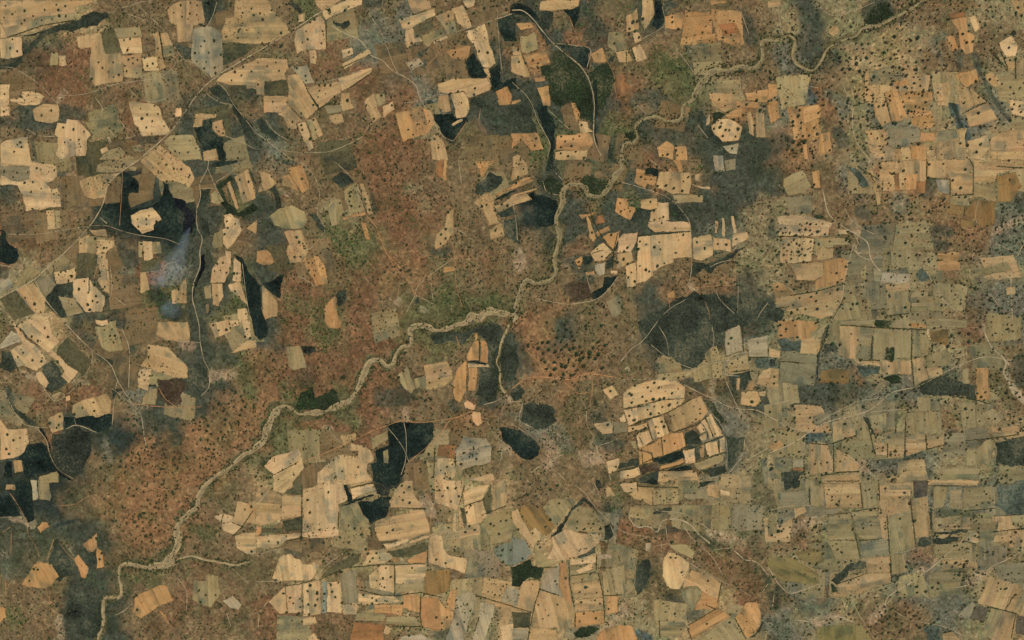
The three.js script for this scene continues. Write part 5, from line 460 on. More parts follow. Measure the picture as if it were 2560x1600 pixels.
trees(7.5, [785,230,852,235,757,155,675,345,1245,160,820,327,920,100,960,88,980,165,1250,365,900,453,1110,400,1105,430,1110,460,2395,575,2390,440,2065,130,1990,535,1610,665,1655,725,1880,640,2225,720,880,1175,780,1085,1030,1110,1060,1320,1205,900,1180,910,1705,435,1770,435,1670,470,660,655,435,660,370,645,855,940,1015,805,1060,830,640,890,780,945]);
green(1800,1350,50,120,480,40);

// ---------------------------------------------------------------- fainter plots of the farmland patchwork at the right and the bottom
const traced = fields.slice();
function patchwork(x0, y0, x1, y1, w, h, lean, skip, tones) {
  for (let y = y0; y < y1; y += h) for (let x = x0; x < x1; x += w) {
    if (rnd() < skip) continue;
    const j = () => rr(-0.13, 0.13), ox = Math.floor((y - y0) / h) % 2 * w * 0.4, q = [];
    for (const [a, b] of [[0.03, 0.03], [0.97, 0.03], [0.97, 0.97], [0.03, 0.97]]) { const u = (a + j()) * w, v = (b + j()) * h; q.push(x + ox + u - v * lean, y + v + u * lean); }
    const p = FULL(q), cx = (p[0][0] + p[2][0]) / 2, cz = (p[0][1] + p[2][1]) / 2;
    let cover = 0; for (let k = 0; k < 9; k++) { const s = [(k % 3) / 2 * 0.8 - 0.4, Math.floor(k / 3) / 2 * 0.8 - 0.4], X = cx + s[0] * w * MPP, Z = cz + s[1] * h * MPP; if (traced.some(t => inside(t.p, X, Z)) || burns.some(t => inside(t.p, X, Z))) cover++; }
    if (cover > 6) continue;
    fields.push({ tone: tones[Math.floor(rnd() * tones.length)], p, low: true, n: rnd() < 0.6 ? 2 + Math.floor(rnd() * 3) : 1, dir: (rnd() < 0.5 ? 0 : 90) + lean * 57 });
  }
}
patchwork(1960, 560, 2480, 900, 92, 74, -0.04, 0.42, ['C', 'C', 'D', 'B', 'E', 'E']);
patchwork(1900, 1010, 2540, 1440, 84, 70, -0.05, 0.38, ['C', 'C', 'D', 'E', 'E', 'B']);
patchwork(2080, 180, 2540, 470, 82, 76, -0.03, 0.25, ['B', 'C', 'O', 'E', 'B']);
patchwork(1130, 1280, 1480, 1590, 86, 80, 0.1, 0.3, ['C', 'B', 'D', 'E', 'C']);
patchwork(1560, 1190, 1860, 1290, 80, 66, 0.04, 0.3, ['C', 'E', 'D']);
patchwork(1640, 1500, 1880, 1590, 84, 70, 0.1, 0.3, ['C', 'B', 'E']);
patchwork(660, 1300, 1130, 1590, 84, 78, -0.05, 0.4, ['C', 'E', 'B', 'D']);
patchwork(1700, 30, 1960, 300, 80, 80, -0.06, 0.6, ['E', 'O', 'C', 'E']);
patchwork(1640, 880, 1960, 1000, 80, 70, -0.1, 0.65, ['E', 'C', 'D']);

patchwork(0, 20, 900, 800, 88, 84, -0.12, 0.72, ['F', 'F', 'F', 'E', 'K']);
patchwork(900, 30, 1300, 480, 84, 80, -0.2, 0.7, ['F', 'F', 'E']);
patchwork(0, 800, 500, 1000, 84, 80, 0.3, 0.65, ['F', 'F', 'E']);
patchwork(640, 1080, 1130, 1320, 80, 76, -0.1, 0.5, ['F', 'C', 'E']);
patchwork(1300, 30, 1700, 460, 78, 74, 0.1, 0.72, ['F', 'O', 'F']);

// ---------------------------------------------------------------- ground: kinds of scrub and soil on an 80-pixel grid of the photograph
const KIND = { r: [127, 94, 63], b: [121, 100, 68], o: [139, 105, 69], h: [114, 86, 57], g: [104, 98, 62], d: [74, 75, 58], k: [48, 55, 45], t: [162, 135, 92], s: [112, 107, 84], e: [141, 124, 86], p: [168, 141, 106], q: [134, 99, 64], v: [76, 88, 80], w: [192, 168, 130], m: [84, 81, 56], z: [58, 62, 49] };
const GRID = [
  'tttbbbdbbgbbsbbbdbdbdbbbededbbee', 'ddrbbbbbbbbssbbdodrbbbbbsdetebbb', 'brrbbbbdbbbrsbbddddbggebbbteebbe', 'bdbbrbdbdbbbrsdddd drbdbosoesees'.replace(' ', ''),
  'bbbgrbddsbbrrbbdggkgdbddobeesttt', 'sbbgkdddbbbrrbbbbdddobddbbsottte', 'bbbkkkdgdberrrbbkdbddsdeebbbeees', 'rrbbkkdbdbggrbbbbdddddseebbbebbs',
  'eedbrsdgdrgrobbbbbbbbbbeebseebee', 'etdbbgdgdrgrbgggbbbbddddeeseeebs', 'btbdbbdbdrgrrggdodbbdddseeeeeebs', 'bebbbddgorrrbbbdoobbbdbessseesbb',
  'bbrbsddoorgrrbbdbbbbbbbdddesseebb'.slice(0, 32), 'brdkodoogrrrbbobsbbbbbseeseeeebe', 'dkkboooBgbbbkbbbbbbbbbseeeesseesb'.toLowerCase().slice(0, 32), 'kkbooobbttbbtbttbbbbbbeeeeeeesss',
  'dddboobbebeeebteetrrrbeebeeeeeee', 'dedbbbbbbtbteebbttbbbbrbeeeesebe', 'bbddbbbbbttetteeeeeebetrbseessee'.slice(0, 32), 'bbddbbbbrbbboeeetttee ttbseebbset'.replace(' ', '').slice(0, 32)];
const GL = GRID.map(s => s.padEnd(32, 'e').split('').map(c => (KIND[c] || KIND.b).map(lin)));
const W = 2048, H = 1280;
const acc = new Float32Array(W * H * 3);
for (let y = 0; y < H; y++) for (let x = 0; x < W; x++) {
  const px = x * 1.25, py = y * 1.25;
  const wx = px + (fbm(px / 90, py / 90, 11, 3) - 0.5) * 130, wy = py + (fbm(px / 90, py / 90, 29, 3) - 0.5) * 130;
  const u = clamp(wx / 80 - 0.5, 0, 30.999), v = clamp(wy / 80 - 0.5, 0, 18.999), i = Math.floor(u), j = Math.floor(v);
  const a = smooth(0.15, 0.85, u - i), b = smooth(0.15, 0.85, v - j), k = (y * W + x) * 3;
  for (let c = 0; c < 3; c++) acc[k + c] = (GL[j][i][c] * (1 - a) + GL[j][i + 1][c] * a) * (1 - b) + (GL[j + 1][i][c] * (1 - a) + GL[j + 1][i + 1][c] * a) * b;
}
for (const s of smears) {                        // stains of ash, damp soil, red earth and bare ground, with ragged edges
  const c = KIND[s.c].map(lin), R = s.w * 0.85, bb = bounds(s.p);
  const x0 = Math.max(0, Math.floor(((bb[0] - R) / MPP + 1280) / 1.25)), x1 = Math.min(W - 1, Math.ceil(((bb[2] + R) / MPP + 1280) / 1.25));
  const y0 = Math.max(0, Math.floor(((bb[1] - R) / MPP + 800) / 1.25)), y1 = Math.min(H - 1, Math.ceil(((bb[3] + R) / MPP + 800) / 1.25));
  for (let y = y0; y <= y1; y++) for (let x = x0; x <= x1; x++) {
    const X = gx(x * 1.25), Z = gz(y * 1.25), n = fbm(X / 60, Z / 60, 71, 4) - 0.5;
    const d = segDist(s.p, X, Z) / (s.w * 0.5) + n * 1.5;
    const w = (1 - smooth(0.45, 1.15, d)) * (s.c === 'z' || s.c === 'v' || s.c === 'k' ? 0.92 : s.c === 'd' ? 0.75 : 0.6) * s.s;
    if (w > 0) { const k = (y * W + x) * 3; for (let q = 0; q < 3; q++) acc[k + q] += (c[q] - acc[k + q]) * w; }
  }
}
const groundMap = dataTex(W, H, (x, y) => {
  const X = x * 2.5, Z = y * 2.5, k = (y * W + x) * 3;
  const n1 = vnoise(X / 8, Z / 8, 3), n2 = vnoise(X / 17, Z / 17, 5), n3 = fbm(X / 45, Z / 45, 7, 3), n4 = hash(x, y, 9), n5 = fbm(X / 170, Z / 170, 41, 3);
  let m = 0.97 + (n1 - 0.5) * 0.6 + (n2 - 0.5) * 0.45 + (n3 - 0.5) * 0.4 + (n4 - 0.5) * 0.4 + (n5 - 0.5) * 0.25;
  if (n1 > 0.8 && n2 > 0.52) m *= 1.22;            // bare crumbs of soil
  const hue = (vnoise(X / 9, Z / 9, 13) - 0.5) * 0.14 + (vnoise(X / 34, Z / 34, 15) - 0.5) * 0.1;
  const ol = smooth(0.5, 0.68, fbm(X / 95, Z / 95, 53, 4)) * 0.5, ru = smooth(0.55, 0.7, fbm(X / 120, Z / 120, 57, 4)) * 0.22;   // greener brush, rustier leaf litter
  acc[k] *= 1 - ol * 0.42 + ru * 0.06; acc[k + 1] *= 1 - ol * 0.24 - ru * 0.12; acc[k + 2] *= 1 - ol * 0.34 - ru * 0.22;
  return [toByte(acc[k] * KALB[0] * m * (1 + hue)), toByte(acc[k + 1] * KALB[1] * m * (1 - hue * 0.25)), toByte(acc[k + 2] * KALB[2] * m * (1 - hue * 0.15))];
}, false);
groundMap.wrapS = groundMap.wrapT = THREE.ClampToEdgeWrapping; groundMap.flipY = false;
{ // one sheet; past the photographed land the same country goes on, mirrored
  const pos = [], uv = [], idx = [];
  for (let j = 0; j < 6; j++) for (let i = 0; i < 6; i++) { pos.push((i - 2.5) * 5120, 0, (j - 2.5) * 3200); uv.push(i % 2 ? 1 : 0, j % 2 ? 1 : 0); }
  for (let k = 0; k < uv.length; k += 2) { const i = (k / 2) % 6, j = Math.floor(k / 12); uv[k] = i % 2 ? 1 : 0; uv[k + 1] = j % 2 ? 1 : 0; }
  // the centre cell (2..3) runs 0 -> 1
  for (let j = 0; j < 5; j++) for (let i = 0; i < 5; i++) { const a = j * 6 + i; idx.push(a, a + 6, a + 1, a + 1, a + 6, a + 7); }
  const g = new THREE.BufferGeometry();
  g.setAttribute('position', new THREE.Float32BufferAttribute(pos, 3)); g.setAttribute('uv', new THREE.Float32BufferAttribute(uv, 2)); g.setIndex(idx); g.computeVertexNormals();
  const m = new THREE.Mesh(g, soil({ map: groundMap })); m.receiveShadow = true;
  structure(m, 'ground');
}

// ---------------------------------------------------------------- tiling soil textures
const N = 1024, streak = new Float32Array(N * N), blot = new Float32Array(N * N), speck = new Float32Array(N * N), mid = new Float32Array(N * N), huen = new Float32Array(N * N);
for (let y = 0; y < N; y++) for (let x = 0; x < N; x++) {
  const u = x / N, v = y / N, i = y * N + x;
  streak[i] = 0.35 * vnoise(u * 4, v * 56, 1, 4, 56) + 0.2 * vnoise(u * 7, v * 130, 2, 7, 130) + 0.45 * vnoise(u * 3, v * 24, 8, 3, 24);
  blot[i] = 0.55 * vnoise(u * 5, v * 5, 3, 5, 5) + 0.3 * vnoise(u * 11, v * 11, 4, 11, 11) + 0.15 * vnoise(u * 27, v * 27, 5, 27, 27);
  mid[i] = 0.6 * vnoise(u * 60, v * 60, 6, 60, 60) + 0.4 * vnoise(u * 128, v * 128, 7, 128, 128);
  speck[i] = 0.5 * vnoise(u * 200, v * 200, 21, 200, 200) + 0.5 * hash(x, y, 22);
  huen[i] = 0.6 * vnoise(u * 7, v * 7, 31, 7, 7) + 0.4 * vnoise(u * 17, v * 17, 32, 17, 17);
}
const FT = { A: [202, 166, 116], B: [184, 149, 101], C: [158, 137, 94], E: [146, 128, 88], F: [126, 104, 70], D: [142, 127, 93], O: [184, 139, 88], P: [170, 151, 115], R: [158, 111, 68], K: [94, 87, 59], W: [214, 167, 117], Q: [148, 115, 69], V: [130, 131, 107], Y: [142, 122, 74], T: [102, 90, 70] };
const texField = {};
for (const t in FT) {
  const c = FT[t].map(lin), wild = t === 'K' || t === 'T' ? 2.6 : 1;
  texField[t] = dataTex(N, N, (x, y) => {
    const i = y * N + x, b = blot[i] - 0.5, h = huen[i] - 0.5;
    let m = 1 + (streak[i] - 0.5) * 0.62 + b * 0.55 + (mid[i] - 0.5) * 0.34 * wild + (speck[i] - 0.5) * 0.2 * wild - smooth(0.66, 0.8, mid[i] * 0.6 + blot[i] * 0.4) * 0.22;
    const g = smooth(0.06, 0.3, h) * 0.38, r = smooth(0.1, 0.3, -h) * 0.14;                 // greyer weedy patches, redder bare patches
    return [toByte(c[0] * KALB[0] * m * (1 - g + r * 0.3)), toByte(c[1] * KALB[1] * m * (1 - g * 0.72 - r * 0.25)), toByte(c[2] * KALB[2] * m * (1 - g * 0.45 - r * 0.5))];
  });
}
const BT = { k: [31, 42, 34], x: [19, 23, 25], d: [57, 62, 47], m: [46, 54, 34], q: [76, 62, 44], n: [48, 52, 40], v: [80, 87, 71] };
const texBurn = {};
for (const t in BT) {
  const c = BT[t].map(lin), g = (t === 'k' ? [92, 88, 62] : [128, 108, 76]).map(lin);
  texBurn[t] = dataTex(N, N, (x, y) => {
    const i = y * N + x, m = 1 + (blot[i] - 0.5) * 1.7 + (mid[i] - 0.5) * 1.3 + (speck[i] - 0.5) * 0.6;
    const left = smooth(t === 'n' ? 0.5 : t === 'x' ? 0.62 : t === 'k' ? 0.5 : 0.54, 0.84, blot[i] * 0.55 + mid[i] * 0.45) * (t === 'x' ? 0.1 : 0.55) + (speck[i] > 0.83 ? 0.12 : 0);   // unburnt tufts
    return [0, 1, 2].map(q => toByte((c[q] * m * (1 - left) + g[q] * left) * KALB[q]));
  });
}
const texSand = dataTex(512, 512, (x, y) => { const i = (y * 2) * N + x * 2, m = 0.78 + (streak[i] - 0.5) * 0.7 + (blot[i] - 0.5) * 0.5 + (mid[i] - 0.5) * 0.5 + (speck[i] - 0.5) * 0.2; return [255 * Math.sqrt(clamp(m)), 255 * Math.sqrt(clamp(m)), 255 * Math.sqrt(clamp(m * (0.97 + (huen[i] - 0.5) * 0.2)))]; });

// ---------------------------------------------------------------- river bed, tracks
function ribbon(pts, widths, y, seedN, wob) {
  const c = new THREE.CatmullRomCurve3(pts.map(q => new THREE.Vector3(q[0], 0, q[1])), false, 'centripetal');
  const L = c.getLength(), n = Math.max(2, Math.round(L / 9)), pos = [], uv = [], nor = [], idx = [], tan = new THREE.Vector3();
  for (let i = 0; i <= n; i++) {
    const t = i / n, p = c.getPointAt(t); c.getTangentAt(t, tan);
    const q = t * (widths.length - 1), k = Math.min(widths.length - 2, Math.floor(q)), w0 = widths.length > 1 ? widths[k] + (widths[k + 1] - widths[k]) * (q - k) : widths[0];
    const wl = w0 * (0.5 + wob * (vnoise(i * 0.2, 0, seedN) - 0.5)), wr = w0 * (0.5 + wob * (vnoise(i * 0.2, 7, seedN + 3) - 0.5));
    const off = w0 * wob * 0.6 * (vnoise(i * 0.22, 3, seedN + 8) - 0.5);
    pos.push(p.x - tan.z * (wl + off), y, p.z + tan.x * (wl + off), p.x + tan.z * (wr - off), y, p.z - tan.x * (wr - off));
    nor.push(0, 1, 0, 0, 1, 0); uv.push(t * L / 160, 0, t * L / 160, w0 / 160);
    if (i < n) { const a = i * 2; idx.push(a, a + 2, a + 1, a + 1, a + 2, a + 3); }
  }
  const g = new THREE.BufferGeometry();
  g.setAttribute('position', new THREE.Float32BufferAttribute(pos, 3)); g.setAttribute('normal', new THREE.Float32BufferAttribute(nor, 3)); g.setAttribute('uv', new THREE.Float32BufferAttribute(uv, 2)); g.setIndex(idx);
  return g;
}
const sandMat = soil({ map: texSand, color: col([184, 158, 114]) });
const oldSandMat = soil({ map: texSand, color: col([166, 146, 104]) });
const bankMat = soil({ map: texSand, color: col([118, 108, 72]) });
rivers.forEach((r, i) => {
  const b = new THREE.Mesh(ribbon(r.p, r.w.map(w => w * MPP * 1.45 + 3), 0.02 + i * 0.014, 50 + i, 0.9), bankMat); b.receiveShadow = true; structure(b, 'river_bank');
  const m = new THREE.Mesh(ribbon(r.p, r.w.map(w => w * MPP * (r.thin || 0.8)), 0.88 + i * 0.012, 90 + i, 0.75), r.thin ? oldSandMat : sandMat); m.receiveShadow = true; structure(m, 'sand_river_bed');
});
const trackMat = { w: soil({ map: texSand, color: col([190, 166, 128]) }), o: soil({ map: texSand, color: col([190, 138, 92]) }), p: soil({ map: texSand, color: col([184, 152, 122]) }) };
const roadMat = soil({ map: texSand, color: col([190, 166, 126]) });
tracks.forEach((t, i) => {
  const m = new THREE.Mesh(ribbon(t.p, t.w >= 7 ? [4, 4] : [t.w * 0.72, t.w * 0.72], 0.97 + (i % 40) * 0.012, 200 + i, 0.7), trackMat[t.c]); m.receiveShadow = true;
  if (t.w >= 7) m.material = roadMat; structure(m, t.w >= 7 ? 'dirt_road' : 'footpath');
});

// ---------------------------------------------------------------- what lies where (for labels and for keeping scrub off the fields)
const roads = tracks.filter(t => t.w >= 7), paths = tracks.filter(t => t.w < 7);
for (const q of [...fields, ...burns]) { q.bb = bounds(q.p); q.ha = Math.abs(area(q.p)) / 1e4; let x = 0, z = 0; for (const a of q.p) { x += a[0]; z += a[1]; } q.cx = x / q.p.length; q.cz = z / q.p.length; }
const hit = (list, x, z) => { for (let i = list.length - 1; i >= 0; i--) { const q = list[i]; if (x > q.bb[0] && x < q.bb[2] && z > q.bb[1] && z < q.bb[3] && inside(q.p, x, z)) return q; } return null; };
const minD = (lines, p) => { let m = 1e9; for (const l of lines) { const step = Math.max(1, Math.floor(p.length / 10)); for (let i = 0; i < p.length; i += step) m = Math.min(m, segDist(l.p, p[i][0], p[i][1])); } return m; };
const kindAt = (x, z) => { const i = clamp(Math.floor((x / MPP + 1280) / 80), 0, 31), j = clamp(Math.floor((z / MPP + 800) / 80), 0, 19); return GRID[j].padEnd(32, 'e')[i]; };
const LAND = { r: 'reddish scrub', b: 'brown scrub', o: 'orange savanna', g: 'green scrub', d: 'dark grey scrub', k: 'blackened scrub', t: 'tan grassland', s: 'grey scrub', e: 'olive grassland', p: 'bare ground' };
const TONE = { A: 'pale tan', B: 'tan', C: 'olive tan', E: 'dull olive', F: 'dull brown', D: 'grey brown', O: 'orange tan', P: 'pale grey', R: 'rust brown', K: 'dark overgrown', W: 'bare pinkish', Q: 'olive brown', V: 'bluish grey', Y: 'yellowish olive', T: 'dark brown' };
for (const q of fields) q.nt = treeMarks.filter(t => t.x > q.bb[0] && t.x < q.bb[2] && t.z > q.bb[1] && t.z < q.bb[3] && inside(q.p, t.x, t.z)).length;
function place(q) {
  if (minD(roads, q.p) < 30) return 'beside the straight dirt road';
  if (minD(rivers, q.p) < 60) return 'beside the winding sand river';
  const near = burns.filter(b => 'kxn'.includes(b.tone) && minD([{ p: [...b.p, b.p[0]] }], q.p) < 26);
  if (near.length) return near.some(b => inside(b.p, q.cx, q.cz)) ? 'ringed by black burnt ground' : 'bordering black burnt ground';
  if (minD(burns.filter(b => b.tone === 'd').map(b => ({ p: [...b.p, b.p[0]] })), q.p) < 22) return 'bordering a grey burn scar';
  if (minD(paths, q.p) < 16) return 'beside a footpath in ' + LAND[kindAt(q.cx, q.cz)];
  return 'amid ' + LAND[kindAt(q.cx, q.cz)];
}

// ---------------------------------------------------------------- burnt patches
burns.forEach((b, i) => {
  const p = rough(rough(b.p, 34, b.tone === 'd' && b.ha > 10 ? 15 : 5, 500 + i), 6, 'kx'.includes(b.tone) ? 6.5 : 9, 400 + i), a = i * 1.7;
  const g = sheetGeometry(p, b.cx, b.cz, a, 420, i * 0.37, i * 0.21);
  b.mat = soil({ map: texBurn[b.tone] });
  const m = new THREE.Mesh(g, b.mat); m.receiveShadow = true;
  const y = 0.27 + (i % 16) * 0.013 + (b.tone === 'x' ? 0.21 : 0), size = b.ha > 12 ? 'large' : b.ha > 3 ? 'mid-sized' : 'small';
  const where = minD(roads, b.p) < 40 ? 'beside the straight dirt road' : minD(rivers, b.p) < 60 ? 'beside the winding sand river' : minD(paths, b.p) < 20 ? 'by a footpath in ' + LAND[kindAt(b.cx, b.cz)] : 'amid ' + LAND[kindAt(b.cx, b.cz)];
  if (b.tone === 'm') {
    const o = new THREE.Group(); o.position.set(b.cx, 0, b.cz); m.position.y = y; m.name = 'leaf_litter'; o.add(m); b.group = o;
    top(o, 'thicket', `${size} dense dark green thicket ${where}`, 'thicket', 'dense thickets');
  } else {
    m.position.set(b.cx, y, b.cz);
    const look = { k: 'black freshly burnt ground', x: 'jet black just burnt ground', d: 'dark grey old burn scar', q: 'rusty dark burn scar', n: 'patchy black burnt ground with tan tufts', v: 'bluish grey ash covered ground' }[b.tone];
    top(m, 'burnt_patch', `${size} patch of ${look} ${where}`, 'burnt ground', 'burnt patches');
  }
});

// ---------------------------------------------------------------- farm fields, ploughed or harvested in strips
fields.forEach((q, i) => {
  const p = rough(rough(q.p, 30, 4.5, 700 + i), 5, 3.2, 900 + i);
  let dir = q.dir;
  if (dir === undefined) { let best = 0; for (let k = 0; k < q.p.length; k++) { const a = q.p[k], b = q.p[(k + 1) % q.p.length], L = Math.hypot(b[0] - a[0], b[1] - a[1]); if (L > best) { best = L; dir = Math.atan2(b[1] - a[1], b[0] - a[0]) * 180 / Math.PI; } } }
  const ang = dir * Math.PI / 180, nx = -Math.sin(ang), nz = Math.cos(ang), y = q.low ? 0.02 + (i % 20) * 0.012 : 0.5 + (i % 24) * 0.014;
  const n = q.n || (q.ha > 2.2 ? 2 : 1), T = texField[q.tone];
  const mk = (poly, k) => {
    const v = rr(0.84, 1), mt = soil({ map: T });
    mt.color.setRGB(v * rr(0.97, 1), v * rr(0.96, 1), v * rr(0.92, 1));
    if (q.cx > 1250 && q.cz > -560) mt.color.multiply(new THREE.Color().setRGB(0.87, 0.92, 0.96));   // greyer, weedier soils of the eastern plots
    const me = new THREE.Mesh(sheetGeometry(poly, q.cx, q.cz, ang, 512, rnd(), rnd()), mt); me.receiveShadow = true; return me;
  };
  const size = q.ha > 8 ? 'large' : q.ha > 2.5 ? 'mid-sized' : 'small';
  const tr = q.nt > 7 ? ' with many trees' : q.nt > 2 ? ' with few trees' : q.nt > 0 ? ' with lone trees' : '';
  let w0 = 1e9, w1 = -1e9, l0 = 1e9, l1 = -1e9; for (const a of q.p) { const s = a[0] * nx + a[1] * nz, l = a[0] * nz - a[1] * nx; w0 = Math.min(w0, s); w1 = Math.max(w1, s); l0 = Math.min(l0, l); l1 = Math.max(l1, l); }
  const asp = (l1 - l0) / (w1 - w0), fill = q.ha * 1e4 / ((l1 - l0) * (w1 - w0)), shape = Math.max(asp, 1 / asp) > 2.6 ? 'narrow' : fill < 0.6 ? 'angular' : fill > 0.86 ? 'blocky' : Math.max(asp, 1 / asp) > 1.6 ? 'oblong' : 'slanting';
  const at = place(q), label = q.tone === 'W' ? `patch of bare pinkish earth ${at}` : `${size} ${shape}${n > 1 ? ' striped' : ''} ${TONE[q.tone]} field${tr} ${at}`;
  q.label = `${TONE[q.tone]} ${q.tone === 'W' ? 'clearing' : 'field'} ${at}`;
  const cat = q.tone === 'W' ? 'clearing' : 'field', grp = q.tone === 'W' ? 'bare clearings' : 'farm fields on the plain';
  const name = { A: 'stubble_field', W: 'bare_clearing', O: 'red_earth_field', R: 'red_earth_field', F: 'old_field', K: 'overgrown_field', T: 'overgrown_field', B: 'dry_field', P: 'dry_field' }[q.tone] || 'fallow_field', nm = q.low ? 'grazed_field' : name;
  const strips = [];
  if (n > 1) {
    let lo = 1e9, hi = -1e9; for (const a of p) { const s = a[0] * nx + a[1] * nz; lo = Math.min(lo, s); hi = Math.max(hi, s); }
    const cuts = [lo - 1]; let wsum = 0; const ws = []; for (let k = 0; k < n; k++) { const w = rr(0.55, 1.45); ws.push(w); wsum += w; }
    let s = lo; for (let k = 0; k < n - 1; k++) { s += (hi - lo) * ws[k] / wsum; cuts.push(s); } cuts.push(hi + 1);
    for (let k = 0; k < n; k++) { let c = clip(p, nx, nz, cuts[k + 1]); c = clip(c, -nx, -nz, -cuts[k]); if (c.length > 2 && Math.abs(area(c)) > 40) strips.push(c); }
  }
  if (strips.length > 1) {
    const o = new THREE.Group(); o.position.set(q.cx, 0, q.cz);
    strips.forEach((c, k) => { const me = mk(c, k); me.name = 'strip'; me.position.y = y; o.add(me); });
    o.userData.kind = 'thing'; top(o, nm, label, cat, grp);
  } else { const me = mk(p, 0); me.position.set(q.cx, y, q.cz); me.userData.kind = 'thing'; top(me, nm, label, cat, grp); }
});

// ---------------------------------------------------------------- trees, shrubs, hedges
function clump(r, seedN, flat = 0.8) {            // one ragged ball of leaves
  const g = new THREE.IcosahedronGeometry(r, 0), a = g.attributes.position;
  for (let i = 0; i < a.count; i++) { const x = a.getX(i), y = a.getY(i), z = a.getZ(i), k = Math.round(x * 50 / r) * 7 + Math.round(y * 50 / r) * 13 + Math.round(z * 50 / r) * 29, f2 = 0.65 + 0.7 * hash(k, seedN, 77); a.setXYZ(i, x * f2, y * f2 * flat, z * f2); }
  g.computeVertexNormals(); return g;
}
function crownGeometry(n, s, low) {               // crown of radius 1 round y = 1.15
  const gs = [];
  for (let i = 0; i < n; i++) {
    const a = hash(i, s, 1) * Math.PI * 2, rad = Math.sqrt(hash(i, s, 2)) * 0.8, up = (hash(i, s, 3) - 0.35) * 0.75 * Math.sqrt(1 - rad * rad * 0.9);
    const g = clump((low ? 0.42 : 0.26) + 0.14 * hash(i, s, 4), i + s * 31);
    const lop = 0.85 + 0.3 * hash(Math.floor(a * 1.3), s, 6);
    g.translate(Math.cos(a) * rad * lop, 1.15 + up, Math.sin(a) * rad * lop); gs.push(g);
  }
  return mergeGeometries(gs);
}
function trunkGeometry(s) {
  const gs = [new THREE.CylinderGeometry(0.06, 0.1, 1.0, 6).translate(0, 0.5, 0)];
  for (let i = 0; i < 4; i++) { const a = i * 1.57 + hash(i, s, 9), g = new THREE.CylinderGeometry(0.025, 0.05, 0.7, 5).translate(0, 0.35, 0); g.rotateZ(-0.85); g.rotateY(a); g.translate(0, 0.7, 0); gs.push(g); }
  return mergeGeometries(gs);
}
const leafCols = [[0.023, 0.030, 0.011], [0.022, 0.035, 0.012], [0.029, 0.032, 0.012], [0.038, 0.030, 0.014]];
const leafMats = leafCols.map(c => soil({ color: new THREE.Color().setRGB(...c) }));
const barkMat = soil({ color: new THREE.Color().setRGB(0.11, 0.085, 0.06) });
const crownG = [1, 2, 3, 4, 5].map(s => crownGeometry(46, s, false)), trunkG = [1, 2].map(trunkGeometry);
const protos = [];
for (let i = 0; i < 5; i++) for (let k = 0; k < 4; k++) {
  const o = new THREE.Group(), t = new THREE.Mesh(trunkG[i % 2], barkMat), c = new THREE.Mesh(crownG[i], leafMats[k]);
  t.name = 'trunk'; c.name = 'crown'; for (const m of [t, c]) { m.castShadow = m.receiveShadow = true; o.add(m); }
  protos.push(o);
}
treeMarks.sort((a, b) => b.r - a.r || a.x - b.x);
const single = treeMarks.slice(0, 300), restTrees = treeMarks.slice(300).map(t => ({ x: t.x, z: t.z, r: t.r * SC * MPP * rr(0.85, 1.35) }));
for (const t of single) {
  const R = t.r * SC * MPP * (t.r > 15 ? 0.8 : 0.92) * rr(0.78, 1.25), reddish = t.x > 1700 && rnd() < 0.3;
  const o = protos[Math.floor(rnd() * 5) * 4 + (reddish ? 3 : Math.floor(rnd() * 3))].clone();
  o.position.set(t.x, 0, t.z); o.rotation.y = rnd() * 6.28; o.scale.set(R * rr(0.75, 1.2), R * rr(0.75, 0.95), R * rr(0.75, 1.2));
  const q = hit(fields, t.x, t.z), b = hit(burns, t.x, t.z), size = t.r >= 14 ? 'huge' : t.r >= 11 ? 'broad' : 'mid-sized', hue = reddish ? 'brownish' : 'dark green';
  const lab = q ? `${size} ${hue} tree on a ${q.label}` : b ? `${size} ${hue} tree on dark burnt ground amid ${LAND[kindAt(t.x, t.z)]}` : segDist(rivers[0].p, t.x, t.z) < 1 ? '' : `${size} ${hue} round tree standing in ${LAND[kindAt(t.x, t.z)]}`;
  top(o, 'tree', lab, 'tree', q ? 'trees standing on the fields' : 'trees standing in the scrub');
}
// scattered trees by kind of country
const PER = { r: 11, b: 11, o: 13, g: 16, d: 9, e: 9, t: 3, s: 12, k: 3, p: 6 };
for (let j = -3; j < 23; j++) for (let i = -3; i < 35; i++) {
  const k = GRID[clamp(j, 0, 19)].padEnd(32, 'e')[clamp(i, 0, 31)], n = (PER[k] || 8) * 3.8;
  for (let c = 0; c < n; c++) {
    const x = gx((i + rnd()) * 80), z = gz((j + rnd()) * 80);
    const q = hit(fields, x, z); if (fbm(x / 120, z / 120, 301, 2) < 0.38 || (q && !q.low) || (q && rnd() < 0.5)) continue;
    const b = hit(burns, x, z); if (b && rnd() < 0.8) continue;
    restTrees.push({ x, z, r: (k === 'o' || i > 23) && rnd() < 0.45 ? rr(3.6, 5.6) : rr(2, 4.4) });
  }
}
for (const q of fields) if (!q.low && q.tone !== 'W') for (let c = 0; c < q.ha * (q.cx > 1200 ? 2.2 : 1.5); c++) { const x = rr(q.bb[0], q.bb[2]), z = rr(q.bb[1], q.bb[3]); if (inside(q.p, x, z)) restTrees.push({ x, z, r: rr(1.3, 2.9) * (rnd() < 0.12 ? 1.4 : 1) }); }
